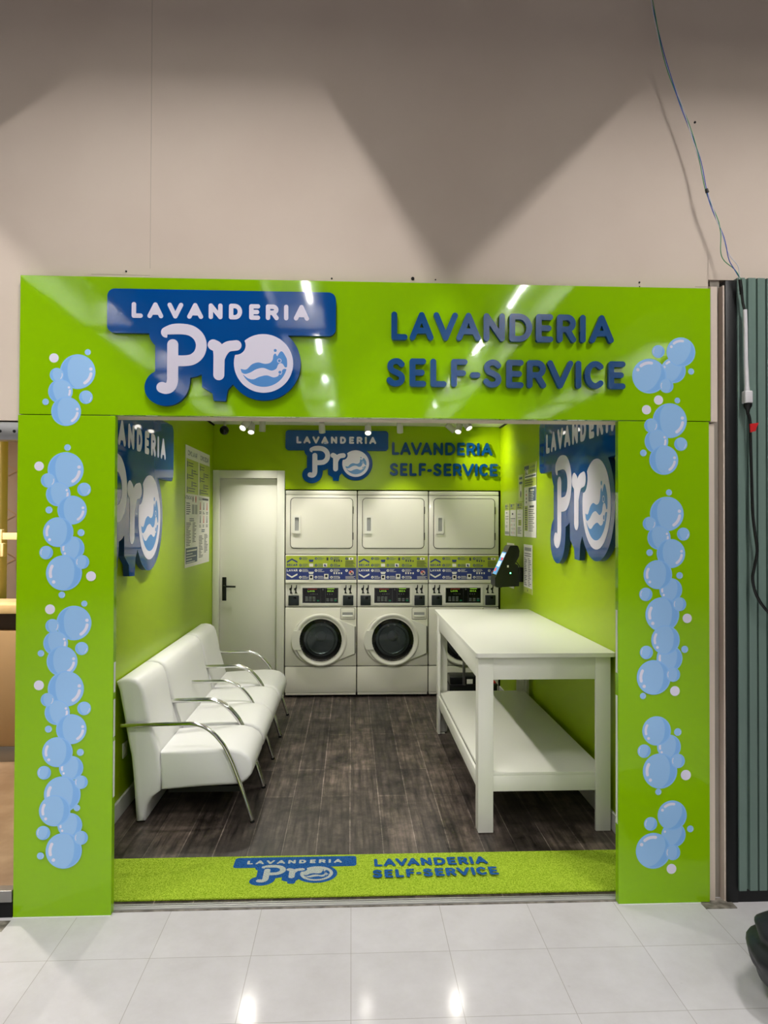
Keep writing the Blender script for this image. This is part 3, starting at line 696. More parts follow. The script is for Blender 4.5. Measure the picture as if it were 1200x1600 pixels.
    MB().prism(contours(lambda a, b_: np.maximum(np.maximum(outline(a, b_)+.004, -(np.hypot(a, b_)-.200)), np.maximum(np.abs(b_)-.090, a)), -.3, .05, -.12, .12, .005, .0005), fr3, .02, .041).build('door_handle', M_mach2, wd, ang=50)
    MB().box(x0+W/2+.323, x0+W/2+.332, yf-.0235, yf, cz-.127, cz+.127, .001).build('hinge', M_seam, wd)
    gl = MB().lathe([(.2, -.028), (.2, -.010), (.168, -.004), (.160, -.012)], (cx, yf, cz), Y, 48).build('door_seal', M_gasket, wd)
    MB().lathe([(.165, -.001), (.14, -.002), (.134, -.008), (.128, -.002), (.0, -.0015)], (cx, yf, cz), Y, 40).build('drum', M_drum, wd)
    MB().lathe([(.052, -.002), (.05, -.012), (.03, -.016), (0, -.017)], (cx, yf, cz+.03), Y, 24).build('drum_hub', M_drum, wd)
    MB().lathe([(.1985, -.020), (.19, -.028), (.15, -.040), (.09, -.048), (0, -.051)], (cx, yf, cz), Y, 48).build('door_glass', M_glass, wd)
    R(g, W-g, yf, yf+.05, .058, .304, .006).build('lower_panel', M_mach, root)
    R(g+.004, W-g-.004, yf+.008, yf+.05, .034, .058, .002).build('toe_strip', M_mach, root)
    for a in (.05, .60): MB().tube([(x0+a, yf+.06, FZ), (x0+a, yf+.06, .04)], .02, 10).build('foot', M_gasket, root)
    return root
st0 = make_stack()
for k, lb in ((1, 'white stacked washer and dryer standing between the other two stacks'), (2, 'white stacked washer and dryer partly hidden behind the tall white table')):
    c = copy_tree(st0); c.location.x += .686*k; c['label'] = lb

# ------------------------------------------------------------------ FOLDING TABLE
tx0, tx1, ty0, ty1, tz = .690, 1.416, .700, 2.545, .985
tb = thing('folding_table', ((tx0+tx1)/2, (ty0+ty1)/2, FZ), 'tall white worktable with a lower shelf along the green wall', 'table')
ol = lambda a, b_, c, d, r: [(b_-r+r*cos(q), d-r+r*sin(q)) for q in [pi/2*k/6 for k in range(7)]]+[(a+r-r*sin(q), d-r+r*cos(q)) for q in [pi/2*k/6 for k in range(7)]]+[(a+r-r*cos(q), c+r-r*sin(q)) for q in [pi/2*k/6 for k in range(7)]]+[(b_-r+r*sin(q), c+r-r*cos(q)) for q in [pi/2*k/6 for k in range(7)]]
MB().prism([ol(.674, 1.438, .672, 2.575, .02)], (Vector((0, 0, 0)), X, Y, Z), tz-.022, tz).build('tabletop', M_tmel, tb)
for sx in (0, 1):
    for sy in (0, 1):
        xa = tx0 if sx == 0 else tx1-.082; ya = ty0 if sy == 0 else ty1-.082
        b = MB()
        yo = ya if sy == 0 else ya+.062
        b.box(xa, xa+.082, yo, yo+.020, FZ+.004, tz-.022, .0015)
        xo = tx0 if sx == 0 else tx1-.020
        b.box(xo, xo+.020, ya+(.020 if sy == 0 else 0), ya+(.082 if sy == 0 else .062), FZ+.004, tz-.022, .0015)
        b.box(xa+.02, xa+.06, ya+.025, ya+.055, FZ, FZ+.004)
        b.build('leg', M_tmel, tb)
for nm, za, zb in (('apron', tz-.147, tz-.022), ('shelf_rail', .236, .318)):
    MB().box(tx0+.082, tx1-.082, ty0+.004, ty0+.020, za, zb, .0012).build(nm, M_tmel, tb)
    MB().box(tx0+.082, tx1-.082, ty1-.020, ty1-.004, za, zb, .0012).build(nm, M_tmel, tb)
    MB().box(tx0+.003, tx0+.019, ty0+.082, ty1-.082, za, zb, .0012).build(nm, M_tmel, tb)
    MB().box(tx1-.019, tx1-.003, ty0+.082, ty1-.082, za, zb, .0012).build(nm, M_tmel, tb)
MB().box(tx0+.022, tx1-.022, ty0+.006, ty1-.006, .318, .337, .0012).build('shelf', M_tmel, tb)

# black wheeled case behind the table
rc = thing('rolling_case', (1.12, 3.40, FZ), 'black wheeled case with grey handle in front of the machine behind the table', 'case')
MB().box(.90, 1.34, 3.30, 3.52, .045, .205, .012, 3).build('body', M_black, rc)
MB().box(.905, 1.15, 3.31, 3.50, .205, .28, .010, 3).build('upper_box', M_black, rc)
MB().box(.898, 1.342, 3.295, 3.525, .196, .210, .004).build('lid_rim', M_gasket, rc)
MB().box(1.058, 1.113, 3.3065, 3.311, .214, .257, .001).build('sticker', M_paper, rc)
MB().box(1.018, 1.044, 3.292, 3.302, .205, .46, .003).build('handle_post', M_steel, rc)
MB().box(.975, 1.087, 3.288, 3.306, .452, .478, .008, 3).build('handle_grip', M_black, rc)
for xx in (.94, 1.30): MB().tube([(xx-.012, 3.33, .045+FZ*0+.0), (xx+.012, 3.33, .045)], .033, 18).build('wheel', M_gasket, rc)
MB().box(1.29, 1.335, 3.34, 3.42, .206, .222, .005).build('latch', M_red, rc)

# ------------------------------------------------------------------ CHAIRS
def chair_profile():
    out = [(-1.306, .792), (-1.29, .745), (-1.262, .60), (-1.238, .46), (-1.222, .387), (-1.211, .29), (-1.204, .209), (-1.19, FZ+.006)]
    foot = [(-1.141, FZ+.006), (-1.136, .06), (-1.125, .11), (-1.10, .15), (-1.056, .186)]
    front = [(-1.056, .30), (-1.066, .396), (-1.090, .48), (-1.122, .595), (-1.142, .70), (-1.155, .752), (-1.172, .786), (-1.20, .806), (-1.24, .814), (-1.28, .810)]
    return out+foot+front
def seat_profile():
    return [(-1.054, .188), (-.83, .203), (-.632, .212), (-.604, .220), (-.576, .240), (-.554, .268), (-.546, .305), (-.554, .345), (-.574, .376), (-.612, .402), (-.665, .414), (-.73, .417), (-.90, .410), (-1.062, .398)]
def puff(profile, y0, y1, rnd, name, parent, inward=.5):
    """upholstered block: profile in x-z swept along y with rounded side edges"""
    cx = sum(p[0] for p in profile)/len(profile); cz = sum(p[1] for p in profile)/len(profile)
    bm = bmesh.new(); rings = []
    steps = [(0, .022), (.004, .010), (.012, .003), (rnd, 0)]
    ys = [(y0+a, b) for a, b in steps] + [(y1-a, b) for a, b in steps[::-1]]
    n = len(profile)
    for yy, ins in ys:
        ring = []
        for i in range(n):
            a, b, c = Vector(profile[i-1]), Vector(profile[i]), Vector(profile[(i+1) % n])
            t = (c-a).normalized(); nn = Vector((-t.y, t.x))
            mid = Vector((cx, cz))
            p = b + nn*ins*SIGN
            ring.append(bm.verts.new((p.x, yy, p.y)))
        rings.append(ring)
    for A, B in zip(rings, rings[1:]):
        for i in range(n): bm.faces.new((A[i], A[(i+1) % n], B[(i+1) % n], B[i]))
    bm.faces.new(rings[0]); bm.faces.new(rings[-1][::-1])
    mb = MB(); mb.bm.free(); mb.bm = bm
    return mb.build(name, M_leather, parent, ang=60)
def area2(p): return sum(p[i-1][0]*p[i][1]-p[i][0]*p[i-1][1] for i in range(len(p)))
def arm_path(y):
    pts = [(-1.268, .557), (-1.20, .559), (-1.056, .561), (-.93, .563), (-.875, .562), (-.82, .548), (-.774, .519), (-.735, .480), (-.702, .437), (-.672, .378), (-.648, .322), (-.612, .225), (-.575, .115), (-.542, FZ)]
    p2 = smooth_pts(pts, 4)
    return [(x, y, z) for x, z in p2]
def make_seat_unit(y0, y1, label, arms):
    global SIGN
    root = thing('waiting_chair', (-.95, (y0+y1)/2, FZ), label, 'chair', 'white leatherette waiting chairs by the green wall')
    pf = chair_profile(); SIGN = 1 if area2(pf) > 0 else -1
    puff(pf, y0+.012, y1-.012, .026, 'backrest', root)
    sf = seat_profile(); SIGN = 1 if area2(sf) > 0 else -1
    nseat = 1 if y1-y0 < .7 else 2
    for k in range(nseat):
        a = y0+(y1-y0)*k/nseat; b_ = y0+(y1-y0)*(k+1)/nseat
        puff(sf, a+(.016 if k == 0 else .001), b_-(.016 if k == nseat-1 else .001), .03, 'seat', root)
    for ya in arms: 
        a = MB().tube(arm_path(ya), .0115, 12).build('armrest', M_chrome, root)
        MB().tube([(-.542, ya, FZ), (-.546, ya, FZ+.012)], .0135, 12).build('foot_cap', M_gasket, a)
    MB().box(-1.02, -.62, y0+.05, y1-.05, .165, .196).build('under_frame', M_gasket, root)
    for yg in (y0+.06, y1-.06): MB().box(-1.19, -1.145, yg-.03, yg+.03, FZ, FZ+.008).build('rear_glide', M_gasket, root)
    return root
make_seat_unit(.895, 1.412, 'single white armchair nearest the entrance, chrome arms', (.892, 1.400))
make_seat_unit(1.418, 2.450, 'double white bench seat with chrome arms between the two single armchairs', (1.428, 1.932, 2.440))
make_seat_unit(2.456, 3.060, 'single white armchair nearest the closed door, chrome arms', (2.468, 3.060))

# ------------------------------------------------------------------ ENTRANCE MAT
mt_ = tag(MB().box(-1.20, 1.40, .086, .472, FZ, FZ+.011, .004).build('door_mat', M_matg), 'long green entrance mat with blue logo print on the threshold', 'mat')
F = Flat((Vector((0, 0, FZ+.011)), X, Y, Z), .0004, .0006)
sx_, sy_ = .595/.98, .27/.502*1.0
F.loops([[(p[0]*sx_-.265, p[1]*sy_+.450) for p in l] for l in LOGO['back']], M_matb)
F.loops([[(p[0]*sx_-.265, p[1]*sy_+.450) for p in l] for l in LOGO['txt']], M_matw)
F.loops([[(p[0]*sx_-.265, p[1]*sy_+.450) for p in l] for l in LOGO['white']], M_matw)
F.loops([[(p[0]*sx_-.265, p[1]*sy_+.450) for p in l] for l in LOGO['wave']], M_matb)
for row, base in ((LET1, -92), (LET2, -92-140)):
    for ch, a, b_ in row:
        L = strokes_loops(glyph_strokes(ch, a, b_, base, base+92, 11), 11, 3)
        F.loops([[(.119+p[0]*.000755, .412+p[1]*.00083) for p in l] for l in L], M_matb)
F.build('printed_logo', mt_)

# ------------------------------------------------------------------ POSTERS
def poster(name, fr, w_, h_, label, group=None, back=M_paper):
    O, U, V, N = fr
    root = tag(MB().prism([[(0, 0), (w_, 0), (w_, h_), (0, h_)]], fr, .001, .004).build(name, back, None, False), label, 'poster', group)
    return root, Flat(fr, .00012, .0043)
def lines(F, u0, u1, vt, n, dv, th, mt, seed=1, mn=.6):
    r_ = random.Random(seed)
    for k in range(n): F.rect(u0, u0+(u1-u0)*r_.uniform(mn, 1), vt-k*dv-th, vt-k*dv, mt, 3)
# left wall, two-column guide
frL = (Vector((XL, 2.545, 1.317)), Y, Z, X); w_, h_ = .943, .98
po, F = poster('guide_poster', frL, w_, h_, 'large two-column instruction poster on the green wall beside the door')
for c, ttl in ((0, 'COMO LAVAR'), (1, 'COMO SECAR')):
    u = .03+c*.47
    L, _ = text_loops(ttl, .042, .09, .2); k = .34/max(.34, _); F.loops([[(p[0]*k+u+.21, p[1]+.902) for p in l] for l in L], M_inkb, 2)
    F.rect(u, u+.435, .595, .875, M_pgreen, 1)
    for q, (a, z) in enumerate(((.02, .83), (.18, .775), (.02, .73), (.18, .675), (.02, .625))):
        F.rect(u+a, u+a+.03, z-.022, z+.024, M_inkb, 2); lines(F, u+a+.045, u+a+(.23 if q < 4 else .40), z+.018, 2, .022, .007, M_ink, q+9*c)
L, _ = text_loops('ATENCAO', .030, .1, .16); F.loops(put(L, .10, .548), M_inkb, 2)
lines(F, .03, .20, .52, 6, .017, .008, M_ink, 3); F.disc((.265, .555), .018, M_ink, 2, 14, .026); F.disc((.37, .555), .02, M_red, 2, 14, .03)
F.rect(.23, .32, .43, .51, M_greyp, 2); F.rect(.34, .43, .43, .51, M_greyp, 2); lines(F, .14, .33, .395, 2, .016, .008, M_inkb, 5)
lines(F, .03, .22, .36, 15, .013, .006, M_ink, 6, .4); lines(F, .25, .44, .36, 13, .013, .006, M_ink, 7, .4)
F.rect(.02, .44, .03, .155, M_inkb, 1); lines(F, .05, .42, .137, 1, .02, .012, M_paper, 2, .95); lines(F, .04, .40, .108, 4, .022, .006, M_paper, 8, .5)
L, _ = text_loops('GUIA', .028, .1); F.loops(put(L, .545, .552), M_inkb, 2); lines(F, .62, .90, .575, 1, .02, .018, M_ink, 1, .95)
for r_ in range(2):
    for c_ in range(3):
        cu_, cv_ = .55+c_*.14, .50-r_*.115
        F.poly([(cu_-.018, cv_-.03), (cu_+.02, cv_-.03), (cu_+.012, cv_+.035), (cu_-.004, cv_+.04)], M_ink if (r_+c_) % 2 else M_red, 2); lines(F, cu_-.04, cu_+.05, cv_-.045, 2, .014, .007, M_ink, r_*3+c_)
lines(F, .60, .80, .30, 2, .015, .009, M_inkb, 4); lines(F, .50, .69, .245, 15, .013, .006, M_ink, 11, .4); lines(F, .72, .90, .255, 13, .013, .006, M_ink, 12, .4)
F.build('printed_text', po)
# right wall (u runs towards the entrance)
def rw(y_back, z0): return (Vector((XR, y_back, z0)), -Y, Z, -X)
po, F = poster('rules_poster', rw(2.715, 1.569), .385, .597, 'tall poster with green header and dark grey box on the right-hand wall', back=M_paper)
F.rect(0, .385, .41, .597, M_pgreen, 1); F.rect(.02, .385, .475, .51, M_paper, 2); lines(F, .03, .37, .498, 1, .02, .012, M_inkb, 2, .98)
F.loops([[(p[0]*.16+.085, p[1]*.16+.582) for p in l] for l in LOGO['back']], M_inkb, 2); F.loops([[(p[0]*.16+.085, p[1]*.16+.582) for p in l] for l in LOGO['white']], M_paper, 3)
L, _ = text_loops('LAVANDERIA', .02, .1); k = .17/_; F.loops([[(p[0]*k+.275, p[1]+.555) for p in l] for l in L], M_inkb, 2)
L, _ = text_loops('SELF-SERVICE', .02, .1); k = .18/_; F.loops([[(p[0]*k+.275, p[1]+.522) for p in l] for l in L], M_inkb, 2)
lines(F, .03, .35, .465, 3, .019, .006, M_ink, 3)
F.rect(.15, .375, .29, .40, M_inkb, 2); lines(F, .20, .33, .385, 1, .02, .016, M_paper, 3, .95); lines(F, .165, .365, .36, 5, .014, .005, M_paper, 4)
for q, mm in enumerate((M_greyp, M_red, M_ink, M_ink)): F.disc((.075, .375-q*.03), .014, mm, 2, 12, .010)
F.rect(.02, .12, .05, .255, M_pgreen, 1); lines(F, .03, .11, .24, 10, .019, .008, M_ink, 5)
lines(F, .18, .32, .255, 1, .02, .016, M_ink, 6, .9); lines(F, .15, .37, .225, 12, .0155, .005, M_ink, 7)
F.build('printed_text', po)
po, F = poster('notice_poster', rw(2.915, 1.868), .165, .225, 'small green notice with a white icon, beside the tall rules poster', back=M_pback)
lines(F, .03, .14, .205, 2, .04, .020, M_inkb, 2, .9); F.disc((.085, .085), .035, M_paper, 2, 20, .055); F.disc((.085, .06), .02, M_ink, 3, 14, .03); F.build('printed_icon', po)
for yb, wd_, lb, sd_ in ((3.45, .19, 'narrow white notice nearest the machines, row of three on the right wall', 3), (3.228, .222, 'narrow white notice with dark icons, middle of the row of three', 4), (2.968, .208, 'narrow white notice with a green block, row of three beside the tall poster', 5)):
    po, F = poster('notice_poster', rw(yb, 1.566), wd_, .293, lb, 'row of three narrow notices on the right wall')
    F.rect(0, wd_, .232, .293, M_pgreen, 1); F.rect(.02, .08, .258, .283, M_inkb, 2); lines(F, .09, wd_-.02, .282, 2, .012, .005, M_ink, sd_); lines(F, .02, wd_-.03, .252, 1, .012, .007, M_ink, sd_)
    if sd_ == 3: lines(F, .05, .14, .215, 1, .01, .012, M_greyp, 1); lines(F, .03, .16, .178, 2, .022, .005, M_ink, 2); F.disc((.09, .12), .008, M_ink, 2, 10); lines(F, .03, .15, .095, 2, .012, .006, M_greyp, 4); F.rect(.01, .18, .012, .038, M_greyp, 2)
    if sd_ == 4:
        lines(F, .07, .15, .205, 1, .01, .016, M_ink, 1); lines(F, .02, .20, .158, 1, .01, .006, M_ink, 2, .97)
        for r_ in range(4):
            for c_ in range(3): F.disc((.05+c_*.06, .135-r_*.035), .008, (M_ink, M_red, M_greyp)[(r_+c_) % 3], 2, 10, .011)
    if sd_ == 5: F.disc((.1, .222), .006, M_ink, 2, 10); lines(F, .03, .18, .195, 2, .03, .005, M_greyp, 3); F.rect(.05, .16, .095, .145, M_pgreen, 2); lines(F, .06, .15, .138, 3, .014, .005, M_ink, 3); lines(F, .02, .18, .08, 5, .012, .005, M_ink, 7)
    F.build('printed_text', po)
po, F = poster('price_poster', rw(2.725, 1.112), .272, .395, 'white poster with two columns of small text above the table, right of the payment terminal')
F.rect(0, .272, 0, .045, M_pgreen, 1); F.disc((.13, .022), .010, M_ink, 2, 10); lines(F, .03, .25, .372, 1, .02, .028, M_greyp, 3, .98); lines(F, .03, .25, .325, 2, .018, .006, M_ink, 3, .9)
for u in (.02, .15): lines(F, u, u+.10, .285, 16, .0145, .006, M_ink, int(u*99), .35)
F.build('printed_text', po)
po, F = poster('price_poster', rw(3.354, 1.10), .275, .40, 'white poster mostly hidden behind the black payment terminal')
lines(F, .03, .22, .375, 2, .03, .02, M_greyp, 3); lines(F, .03, .24, .30, 15, .017, .006, M_ink, 9); F.build('printed_text', po)

# ------------------------------------------------------------------ PAYMENT TERMINAL on the right wall
pt = thing('payment_terminal', (XR, 2.80, 1.15), 'black payment terminal with a tilted lit screen mounted on the right wall', 'payment terminal')
frT = (Vector((0, 2.70, 0)), X, Z, Y)
MB().prism([[(1.245, 1.150), (1.395, 1.158), (1.398, 1.20), (1.388, 1.33), (1.365, 1.345), (1.23, 1.215)]], frT, .01, .17).build('base_housing', M_black, pt)
tl = MB().prism([[(1.192, 1.165), (1.204, 1.150), (1.245, 1.147), (1.262, 1.165), (1.392, 1.405), (1.397, 1.452), (1.386, 1.488), (1.376, 1.496), (1.320, 1.494), (1.312, 1.485), (1.192, 1.225)]], frT, 0, .18).build('tablet_housing', M_black, pt)
# lit screen on the slanted face
a, b_ = Vector((1.1925, 0, 1.226)), Vector((1.3115, 0, 1.4835)); tv = (b_-a).normalized(); nv = Vector((-tv.z, 0, tv.x))
frS = (a + Vector((0, 2.70, 0)) , Y, tv, nv); Ln = (b_-a).length
F = Flat(frS, .0002, .0012); F.rect(.008, .172, .02, Ln-.03, M_blacks, 1); F.rect(.014, .166, .03, Ln-.05, M_screen, 2)
F.rect(.02, .16, Ln-.10, Ln-.06, M_screenw, 3); F.rect(.03, .15, .10, .15, M_screenw, 3); F.rect(.03, .09, .16, .185, M_screenr, 3); F.rect(.10, .15, .055, .085, M_screenr, 3); F.build('screen', tl)
MB().lathe([(0, .003), (.005, .002), (.006, 0)], (1.320, 2.70, 1.268), -Y, 12).build('status_light', M_led, tl)
MB().box(1.292, 1.306, 2.698, 2.701, 1.315, 1.333).build('sticker', M_paper, tl)
MB().box(1.385, XR, 2.75, 2.83, 1.19, 1.31, .004).build('wall_bracket', M_black, pt)
MB().tube([(1.37, 2.705, 1.36), (1.395, 2.702, 1.33), (1.40, 2.705, 1.28), (1.385, 2.72, 1.24)], .004, 8).build('cable', M_cord, pt)
# wall outlet
ou = thing('wall_outlet', (XL, 1.09, .362), 'pale outlet plate low on the green wall behind the nearest chair', 'outlet')
MB().box(XL, XL+.008, 1.055, 1.13, .318, .405, .003).build('plate', M_base, ou); MB().box(XL+.007, XL+.010, 1.075, 1.11, .34, .385, .002).build('socket', M_mach2, ou)

# ------------------------------------------------------------------ CEILING SPOTLIGHTS
def spotlight(pos, aim, watts, label, size=62, blend=.7, col=(1, .95, .86)):
    pos = Vector(pos); aim = Vector(aim); d = (aim-pos).normalized()
    root = thing('ceiling_spotlight', (pos.x, pos.y, HC), label, 'spotlight', 'white ceiling spotlights in the shop')
    MB().lathe([(0, 0), (.036, 0), (.038, -.012), (.034, -.018), (0, -.018)], (pos.x, pos.y, HC), (0, 0, 1), 20).build('mount', M_spot, root)
    MB().tube([(pos.x, pos.y, HC-.016), (pos.x, pos.y, pos.z+.02), tuple(pos)], .006, 8).build('stem', M_spot, root)
    h = MB().lathe([(0, -.048), (.020, -.048), (.027, -.042), (.029, .0), (.029, .048), (.026, .050), (.024, .042), (0, .042)], pos, d, 22).build('lamp_head', M_spot, root)
    MB().lathe([(.0235, .0435), (.015, .046), (0, .047)], pos, d, 18).build('lens', M_lens if watts > 0 else M_spot, h)
    if watts > 0:
        l = bpy.data.lights.new('spot', 'SPOT'); l.energy = watts*SPOT_W; l.spot_size = radians(size); l.spot_blend = blend; l.shadow_soft_size = .03; l.color = col
        lo = bpy.data.objects.new('spot_lamp', l); COL.objects.link(lo); lo.parent = root
        lo.location = pos + d*.052 - root.location; lo.rotation_euler = d.to_track_quat('-Z', 'Y').to_euler()
    return root
spotlight((-.846, 2.55, 2.456), (-1.31, 1.55, 1.55), 30, 'leftmost ceiling spotlight, lit end tilted down to the left')
spotlight((-.852, 2.95, 2.483), (-.85, 1.50, .45), 70, 'second ceiling spotlight from the left, tilted with a bright lens')
spotlight((-.804, 3.30, 2.547), (-.88, 3.50, .9), 60, 'third ceiling spotlight from the left, hanging straight down', 90, 1)
spotlight((-.264, 3.20, 2.528), (-.22, 3.60, 1.5), 30, 'ceiling spotlight hanging in front of the small blue logo sign')
spotlight((.142, 3.00, 2.488), (.14, 1.30, .6), 14, 'ceiling spotlight with glaring lens above the middle machine')
spotlight((.433, 3.20, 2.535), (.50, 3.60, 1.5), 30, 'ceiling spotlight hanging in front of the back wall lettering')
spotlight((.910, 3.35, 2.559), (1.44, 3.46, 2.15), 32, 'ceiling spotlight tilted towards the right-hand corner', 120, 1)
spotlight((.941, 3.05, 2.514), (.55, 2.05, 1.2), 45, 'ceiling spotlight with bright lens, second from the right end')
spotlight((.935, 2.60, 2.486), (1.42, 1.95, 1.50), 42, 'rightmost ceiling spotlight, lens pointing to the large sign')
for p_, a_, w_ in (((-.70, 1.60, 2.49), (1.0, 1.6, .5), 160), ((-.70, 1.20, 2.49), (-.95, 1.7, .5), 85), ((.94, 1.15, 2.49), (1.40, 1.25, 1.0), 26), ((.14, 1.3, 2.49), (.20, 3.66, .80), 86)):  # unseen heads added to light table, chairs, right wall and machines
    spotlight(p_, a_, w_, 'unseen ceiling spotlight added behind the entrance header', 84, .95)
# security camera
sc = thing('security_camera', (-1.13, 3.25, HC), 'small black dome security camera hanging under the ceiling by the door', 'camera')
MB().lathe([(0, 0), (.04, 0), (.042, -.02), (.03, -.03), (0, -.03)], (-1.13, 3.25, HC), (0, 0, 1), 20).build('base', M_spot, sc)
MB().tube([(-1.13, 3.25, HC-.028), (-1.13, 3.25, 2.53)], .012, 10).build('bracket', M_spot, sc)
MB().lathe([(0, .042), (.022, .036), (.037, .02), (.042, 0), (.036, -.022), (.02, -.036), (0, -.042)], (-1.133, 3.235, 2.498), (0, 0, 1), 20).build('dome', M_blacks, sc)

# ------------------------------------------------------------------ MALL FIXTURES above and behind the camera
def fixture(cx, cy, tube_dx, watts, label):
    L2 = .50 if cy > -2 else .95
    root = thing('fluorescent_fixture', (cx, cy, 4.75), label, 'light fixture', 'fluorescent fixtures hanging from the mall ceiling')
    wd_, zb, zt = .27, 3.925, 4.30
    b = MB()
    b.box(cx-wd_-.004, cx-wd_, cy-L2-.05, cy+L2+.05, zb, zt).box(cx+wd_, cx+wd_+.004, cy-L2-.05, cy+L2+.05, zb, zt).box(cx-wd_, cx+wd_, cy-L2-.054, cy-L2-.05, zb, zt).box(cx-wd_, cx+wd_, cy+L2+.05, cy+L2+.054, zb, zt).box(cx-wd_-.004, cx+wd_+.004, cy-L2-.054, cy+L2+.054, zt, zt+.01)
    b.build('hood', M_hood, root)
    MB().tube([(cx+tube_dx, cy-L2, 4.225), (cx+tube_dx, cy+L2, 4.225)], .016, 10).build('tube', M_tube, root)
    for s_ in (-.4, .4): MB().tube([(cx, cy+s_, zt), (cx, cy+s_, 4.75)], .005, 6).build('hanger', M_steel, root)
    l = bpy.data.lights.new('fluorescent', 'AREA'); l.shape = 'RECTANGLE'; l.size = .035; l.size_y = 2*L2; l.energy = watts; l.color = (1, .965, .935)
    lo = bpy.data.objects.new('tube_lamp', l); COL.objects.link(lo); lo.parent = root; lo.location = Vector((cx+tube_dx, cy, 4.205))-root.location
    return root
for i, (cx, dxs) in enumerate(((-2.75, 0), (-.58, .10), (1.83, 0), (3.95, 0))):
    for j, cy in enumerate((-1.42, -4.1, -6.45, -8.8, -11.15)):
        if i == 3 and j < 2: continue
        fixture(cx, cy, dxs, MALL_W if j == 0 else MALL_W*FAR, 'long hooded fluorescent fixture hanging from the mall ceiling')

# ------------------------------------------------------------------ METAL SHEETING to the right
ms = thing('metal_partition', (2.1, .03, 0), 'grey-green ribbed metal partition standing right of the green portal', 'partition')
pts = []; x = 1.731
prof = []
first = True
while x < 3.55:
    wid = .034
    prof += [(x, 0), (x+wid, 0), (x+wid+.002, .016), (x+wid+(.014 if first else .007), .016)]
    x += wid + (.016 if first else .009); first = False
front = prof; backp = [(prof[-1][0], .03), (prof[0][0], .03)]
MB().prism([[(p[0], p[1]-.012) for p in front]+[(q[0], q[1]) for q in backp]], (Vector((0, 0, 0)), X, Y, Z), .055, 2.795).build('ribbed_sheet', M_shut, ms, False)
MB().box(1.680, 1.731, -.004, .05, 0, 2.785, .002).build('post', M_shutd, ms)
MB().box(1.731, 3.62, .0, .04, 0, .055).build('bottom_rail', M_shutd, ms)

# hanging wires
yw = -.05
wp = [(1.318, 4.06), (1.322, 4.012), (1.371, 3.784), (1.429, 3.614), (1.483, 3.473), (1.535, 3.317), (1.57, 3.166), (1.602, 3.076), (1.639, 2.976), (1.662, 2.877), (1.703, 2.821), (1.723, 2.772)]
nw = thing('hanging_wires', (1.32, -.05, 4.75), 'thin blue and green wires hanging down the beige wall to the metal partition', 'wires')
def strand(ph, amp, mt, low):
    p2 = smooth_pts([(1.30, 4.75), (1.305, 4.4)]+wp, 6); out = []
    for i, (x_, z_) in enumerate(p2):
        t = i/len(p2); k = amp*(1+1.5*(t > .75)*(1-abs(t-.87)/.13 if t > .75 else 0))
        out.append((x_+k*sin(i*.33+ph)+low*max(0, sin((t-.72)/.28*pi)) if t > .72 else x_+k*sin(i*.33+ph), yw+.4*k*cos(i*.33+ph), z_))
    return MB().tube(out, .0019, 7).build('strand', mt, nw)
strand(0, .0045, M_wireb, 0); strand(2.1, .0045, M_wireg, -.016); strand(4.2, .004, M_wirew, .010)
MB().lathe([(0, -.012), (.007, -.008), (.008, .008), (0, .012)], (1.571, -.05, 3.166), (.3, 0, -1), 12).build('splice', M_cord, nw)
ec = thing('extension_cord', (1.745, -.05, 2.772), 'white and black extension cord with red tape hanging on the metal partition', 'cord')
MB().tube([(1.723, -.045, 2.775), (1.727, -.045, 2.745), (1.733, -.04, 2.71)], .008, 10).build('plug', M_cord, ec)
MB().tube([(1.733, -.04, 2.72), (1.738, -.042, 2.67), (1.747, -.045, 2.625)], .006, 8).build('tie', M_cord, ec)
MB().tube([(1.746, -.045, 2.64), (1.747, -.047, 2.56), (1.748, -.047, 2.42), (1.752, -.047, 2.30), (1.753, -.047, 2.275)], [.0085, .009, .009, .010, .012], 12).build('white_sleeve', M_wplastic, ec)
MB().box(1.737, 1.773, -.062, -.028, 2.222, 2.278, .006, 3).build('socket_block', M_wplastic, ec)
MB().lathe([(0, .0), (.018, 0), (.018, -.012), (.009, -.028), (.006, -.05), (0, -.05)], (1.756, -.047, 2.222), (0, 0, 1), 14).build('plug', M_cord, ec)
cpts = smooth_pts([(1.758, 2.18), (1.768, 2.138), (1.770, 2.024), (1.774, 1.88), (1.778, 1.741), (1.788, 1.65), (1.798, 1.571), (1.786, 1.50), (1.777, 1.443), (1.795, 1.37), (1.843, 1.302), (1.93, 1.23), (2.1, 1.16)], 5)
MB().tube([(x_, -.045, z_) for x_, z_ in cpts], .0065, 9).build('black_cable', M_cord, ec)
MB().prism([[(1.758, 2.130), (1.800, 2.136), (1.790, 2.118), (1.784, 2.098), (1.761, 2.092)]], (Vector((0, -.05, 0)), X, Z, -Y), .004, .010).build('red_tape', M_tag, ec)

